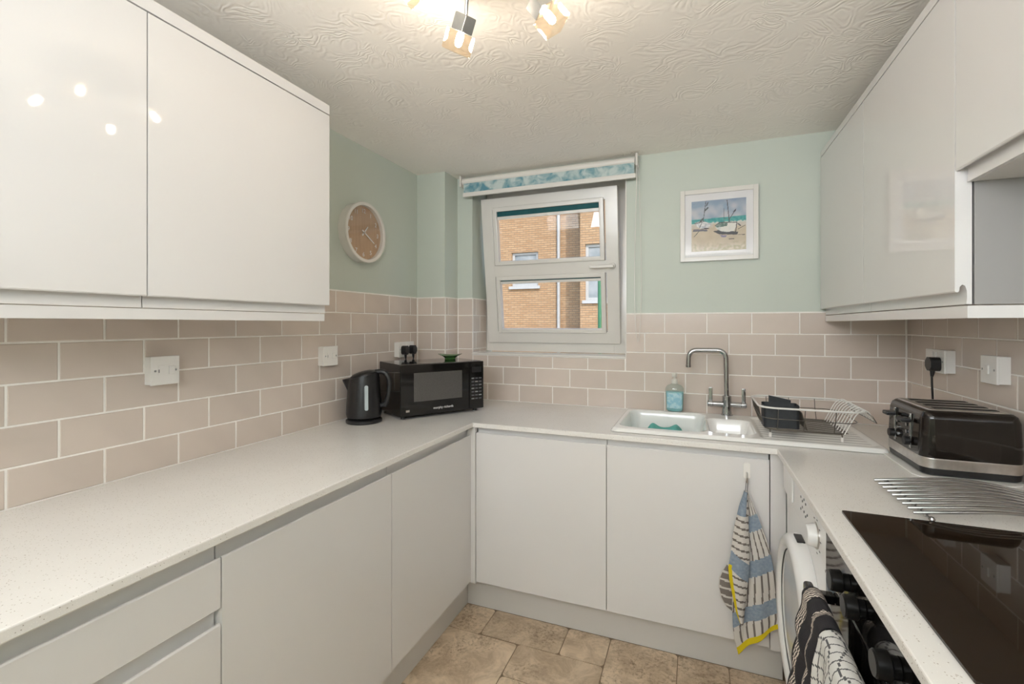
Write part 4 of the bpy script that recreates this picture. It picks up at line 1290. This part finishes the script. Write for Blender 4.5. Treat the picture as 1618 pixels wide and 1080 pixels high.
o = finish(BX(1.92, 1.935, -2.44, -1.209, 0.0005, 0.150, 0.001), 'trim_3', 'carcass')
tag(o, 'white plinth board under the oven', 'plinth', None, 'structure')

# ------------------------------------------------------------------ cloths on the oven handle
def drape(name, y0, y1, zf, zb, colour, amp, label, cat, hem=0.0, puff=0.0, nu=56, nv=70):
    """cloth over the handle: v runs from the back hem over the bar to the front hem"""
    bm = bmesh.new(); cl = bm.loops.layers.color.new('Col')
    r0 = 0.0185
    lb, lf, la = HZ - zb, HZ - zf, math.pi * r0
    tot = lb + la + lf
    G_ = []
    for j in range(nv + 1):
        s = tot * j / nv
        row = []
        for i in range(nu + 1):
            u = i / nu
            y = y1 + (y0 - y1) * u
            if s < lb: x, z = HX + r0, zb + s
            elif s < lb + la:
                a = (s - lb) / r0; x, z = HX + r0 * math.cos(a), HZ + 0.004 + r0 * math.sin(a)
            else: x, z = HX - r0, HZ - (s - lb - la)
            k = smooth(lb + la * .6, lb + la + 0.06, s)
            dx = k * (amp * (0.5 + 0.5 * math.cos(u * 9.0 + 1.1)) + puff * abs(math.sin(u * math.pi * 3)) * (0.6 + 0.4 * abs(math.sin((s - lb) * 42))) + 0.028 * smooth(lb + la, tot, s))
            dy = -0.012 * smooth(lb + la, tot, s) * (u - 0.5)
            x = x - dx
            row.append(bm.verts.new((x, y + dy, z + puff * 0.5 * abs(math.sin(u * math.pi * 3)) * smooth(lb, lb + la * .5, s) * (1 - k * .3))))
        G_.append(row)
    for j in range(nv):
        for i in range(nu):
            f = bm.faces.new((G_[j][i], G_[j][i + 1], G_[j + 1][i + 1], G_[j + 1][i]))
            c = srgb(colour((i + .5) / nu * abs(y1 - y0), tot * (j + .5) / nv - lb - la * .5))
            for l in f.loops: l[cl] = (*c, 1)
    o = finish(bm, name, 'glove', smooth=80)
    m_ = o.modifiers.new('thick', 'SOLIDIFY'); m_.thickness = 0.003; m_.offset = 1
    return tag(o, label, cat)
def glove_col(w, s):
    d = w
    for c0 in (0.034, 0.112):
        if abs(w - c0 - 0.010 * math.sin(s * 9)) < 0.0135:
            return (0.62, 0.55, 0.48) if (int((w + s) * 420) + int(s * 260)) % 2 else (0.03, 0.026, 0.026)
    return (0.017, 0.015, 0.018)
def check_col(w, s):
    a = (w * 44 + 0.45 * math.sin(s * 26)) % 1; b = (s * 38 + 0.5 * math.sin(w * 40)) % 1
    return (0.10, 0.10, 0.11) if a < 0.13 or b < 0.13 else (0.66, 0.65, 0.63)
drape('oven_glove', -1.455, -1.298, 0.36, 0.50, glove_col, 0.004, 'black quilted oven glove with white patterned bands on the oven handle', 'oven glove', puff=0.016, nu=150, nv=200)
drape('check_towel', -1.630, -1.462, 0.36, 0.50, check_col, 0.016, 'white cloth with dark wavy check hanging on the oven handle', 'towel', nu=120, nv=170)

# ------------------------------------------------------------------ tea towel on its hook
hk = thing('adhesive_hook', (1.738, BYF, 0.79), 'small white adhesive hook on the sink unit door', 'hook')
bm = bmesh.new(); prism(bm, rrect(1.727, 1.750, 0.775, 0.835, 0.010, 5), 'y', BYF - 0.0045, BYF - 0.0004); finish(bm, 'back_plate', 'plastic', hk, smooth=45)
finish(tube(bmesh.new(), arc_path([(1.738, BYF - 0.004, 0.800), (1.738, BYF - 0.012, 0.770), (1.738, BYF - 0.026, 0.766), (1.738, BYF - 0.028, 0.786)], 0.008, 5), 0.0032, 8), 'hook_arm', 'steel', hk)

tt = bmesh.new(); tcl = tt.loops.layers.color.new('Col')
WHITE, GREY, BLUE, YEL, DGREY = (0.63, 0.60, 0.56), (0.17, 0.145, 0.13), (0.19, 0.25, 0.33), (0.70, 0.56, 0.005), (0.20, 0.175, 0.155)
def lerp_curve(P, t):
    t *= len(P) - 1; i = min(int(t), len(P) - 2); f = t - i
    return (P[i][0] + (P[i + 1][0] - P[i][0]) * f, P[i][1] + (P[i + 1][1] - P[i][1]) * f)
def sheet(Lc, Rc, depth, colour, nu=70, nv=130):
    g_ = []
    for j in range(nv + 1):
        v = j / nv; a = lerp_curve(Lc, v); b = lerp_curve(Rc, v); row = []
        for i in range(nu + 1):
            u = i / nu
            row.append(tt.verts.new((a[0] + (b[0] - a[0]) * u, depth(u, v), a[1] + (b[1] - a[1]) * u)))
        g_.append(row)
    for j in range(nv):
        for i in range(nu):
            f = tt.faces.new((g_[j][i], g_[j][i + 1], g_[j + 1][i + 1], g_[j + 1][i]))
            c = srgb(colour((i + .5) / nu, (j + .5) / nv, f.calc_center_median()))
            for l in f.loops: l[tcl] = (*c, 1)
# back sheet: long stripes, blue bands slanting up to the right, yellow hem
Lb = [(1.727, .741), (1.712, .67), (1.700, .59), (1.694, .51), (1.690, .42), (1.686, .33), (1.688, .24), (1.694, .19), (1.706, .141)]
Rb = [(1.738, .741), (1.765, .67), (1.790, .60), (1.812, .53), (1.826, .45), (1.834, .38), (1.840, .33), (1.842, .30), (1.836, .262)]
def cb(u, v, p):
    if v > 0.940: return YEL
    w = (p.z - 0.45) - (p.x - 1.76) * 0.55
    for c0, h0 in ((0.176, .030), (0.010, .030), (-0.150, .028)):
        if abs(w - c0) < h0: return mixc(BLUE, (0.33, 0.39, 0.46), 0.45 + 0.5 * nz2(p.x, p.z, 130))
    k = (u * 6.4 + 0.25 * math.sin(v * 9)) % 1
    return mixc(GREY, WHITE, 0.0) if k < 0.24 else WHITE
sheet(Lb, Rb, lambda u, v: BYF - 0.030 - 0.016 * v * (0.5 + 0.5 * math.sin(u * 11 + v * 2)) - 0.004 * v, cb)
# front fold: cross stripes, blue patches, yellow selvedge at its lower left
Lf = [(1.729, .742), (1.712, .69), (1.697, .62), (1.688, .56), (1.682, .50), (1.674, .455), (1.678, .41), (1.688, .36), (1.700, .30), (1.713, .262)]
Rf = [(1.734, .742), (1.737, .69), (1.738, .62), (1.740, .56), (1.741, .50), (1.741, .455), (1.736, .41), (1.729, .36), (1.724, .30), (1.720, .262)]
def cf(u, v, p):
    if v > 0.52 and u < 0.16 + 0.25 * (v - .52): return YEL
    if (p.z > 0.655 and u < .75) or (abs(p.z - 0.475 + (p.x - 1.70) * 0.8) < 0.034): return mixc(BLUE, (0.33, 0.39, 0.46), 0.45 + 0.5 * nz2(p.x, p.z, 130))
    k = ((p.z + (p.x - 1.7) * 0.28) / 0.0265) % 1
    return GREY if k < 0.27 else WHITE
sheet(Lf, Rf, lambda u, v: BYF - 0.046 - 0.014 * math.sin(math.pi * u) - 0.008 * v, cf, 50, 130)
# small back corner peeping out at the left
Ls = [(1.672, .452), (1.655, .425), (1.644, .395), (1.642, .36), (1.650, .325), (1.668, .296), (1.684, .285)]
Rs = [(1.690, .455), (1.700, .425), (1.700, .395), (1.700, .36), (1.700, .325), (1.700, .296), (1.698, .285)]
def cs(u, v, p): return WHITE if ((p.z + 0.1 * (p.x - 1.66)) / 0.030) % 1 < 0.26 or u < 0.06 else DGREY
sheet(Ls, Rs, lambda u, v: BYF - 0.020 - 0.006 * math.sin(math.pi * u), cs, 40, 60)
tw = finish(tt, 'tea_towel', 'towel', smooth=80)
m_ = tw.modifiers.new('thick', 'SOLIDIFY'); m_.thickness = 0.003; m_.offset = 1
tag(tw, 'striped tea towel with blue bands and yellow hem on the door hook', 'towel')
lp = tube(bmesh.new(), arc_path([(1.731, BYF - 0.034, 0.738), (1.735, BYF - 0.021, 0.773), (1.741, BYF - 0.021, 0.773), (1.737, BYF - 0.034, 0.738)], 0.002, 3), 0.0014, 6)
finish(lp, 'hanging_loop', 'print_dark', tw)

# ------------------------------------------------------------------ ceiling spotlight
LC = Vector((1.085, -1.545, ZC))
sl = thing('ceiling_spotlight', LC, 'chrome ceiling spotlight with four square glass shades', 'ceiling light')
finish(BX(LC.x - 0.112, LC.x + 0.112, LC.y - 0.108, LC.y + 0.108, ZC - 0.030, ZC - 0.0005, 0.004), 'ceiling_plate', 'satin', sl)
heads = [((0.985, -1.445, 2.152), (-0.50, 0.30, -0.80)), ((1.200, -1.450, 2.145), (0.60, 0.30, -0.74)), ((1.178, -1.655, 2.145), (0.50, -0.45, -0.74)), ((0.995, -1.640, 2.145), (-0.55, -0.40, -0.74))]
for (p, d) in heads:
    p = Vector(p); d = Vector(d).normalized()
    a, b = ring_frame(d)
    rot3 = Matrix((a, b, d)).transposed().to_4x4()
    T = Matrix.Translation(p) @ rot3 @ Matrix.Rotation(R(20), 4, 'Z')
    def place(bm): bm.transform(T); return bm
    hs = finish(place(BX(-0.021, 0.021, -0.021, 0.021, -0.022, 0.019, 0.003)), 'spot_head', 'satin', sl)
    bm = bmesh.new()
    o1 = 0.029
    box(bm, -o1, o1, -o1, o1, 0.0195, 0.070, 0.002)
    finish(place(bm), 'glass_shade', 'shade', hs)
    bm = bmesh.new(); lathe(bm, [(0, 0.0205), (0.006, 0.021), (0.0095, 0.026), (0.0095, 0.048), (0.006, 0.054), (0, 0.056)], (0, 0, 0), 16)
    finish(place(bm), 'bulb', 'bulb', hs)
    top = p - d * 0.02
    finish(tube(bmesh.new(), [top, Vector((p.x * .75 + LC.x * .25, p.y * .75 + LC.y * .25, ZC - 0.029))], 0.005, 10), 'stem', 'chrome', sl)

# ------------------------------------------------------------------ outside: brick flats across the yard
yd = finish(BX(-18, 18, 0.6, 40, -3.2, -3.0), 'yard', 'asphalt', smooth=None)
tag(yd, 'paved yard below the window', 'yard', None, 'structure')
bd = thing('brick_building', (-4, 13, -3.0), 'orange brick block of flats outside the window', 'building')
bm = bmesh.new()
wx0, wx1, wz0, wz1 = -4.60, -3.60, 2.72, 3.93
box(bm, -16, wx0, 13, 13.3, -3, 9); box(bm, wx1, -1.9, 13, 13.3, -3, 9); box(bm, wx0, wx1, 13, 13.3, -3, wz0); box(bm, wx0, wx1, 13, 13.3, wz1, 9)
finish(bm, 'main_wall', 'brick', bd, smooth=None)
bm = bmesh.new()
qx0, qx1, qz0, qz1 = -1.70, -0.90, 2.12, 3.90
box(bm, -1.86, qx0, 12, 13.3, -3, 9); box(bm, qx1, 18, 12, 13.3, -3, 9); box(bm, qx0, qx1, 12, 13.3, -3, qz0); box(bm, qx0, qx1, 12, 13.3, qz1, 9)
finish(bm, 'projecting_wall', 'brick', bd, smooth=None)
for (a, b, c, d, yy) in ((wx0, wx1, wz0, wz1, 13.0), (qx0, qx1, qz0, qz1, 12.0)):
    bm = bmesh.new(); w = 0.09
    box(bm, a, a + w, yy + .08, yy + .16, c, d); box(bm, b - w, b, yy + .08, yy + .16, c, d); box(bm, a + w, b - w, yy + .08, yy + .16, d - w, d); box(bm, a + w, b - w, yy + .08, yy + .16, c, c + w)
    box(bm, a + w, b - w, yy + .081, yy + .159, c + (d - c) * .62, c + (d - c) * .70)
    f = finish(bm, 'window', 'pipe', bd, smooth=None)
    finish(BX(a + w, b - w, yy + .12, yy + .14, c + w, d - w), 'pane', 'far_pane', f, smooth=None)
    finish(BX(a - .08, b + .08, yy - 0.08, yy + .08, c - .10, c), 'window_ledge', 'pipe', bd, smooth=None)
bm = bmesh.new(); cyl(bm, (-2.83, 12.92, -3), (-2.83, 12.92, 9), 0.055, n=12); finish(bm, 'downpipe', 'pipe', bd)
bm = bmesh.new(); cyl(bm, (-0.085, 6, -3), (-0.085, 6, 2.19), 0.035, n=12); o = finish(bm, 'green_pole', 'green_pole'); tag(o, 'green post outside beyond the lower pane', 'post')
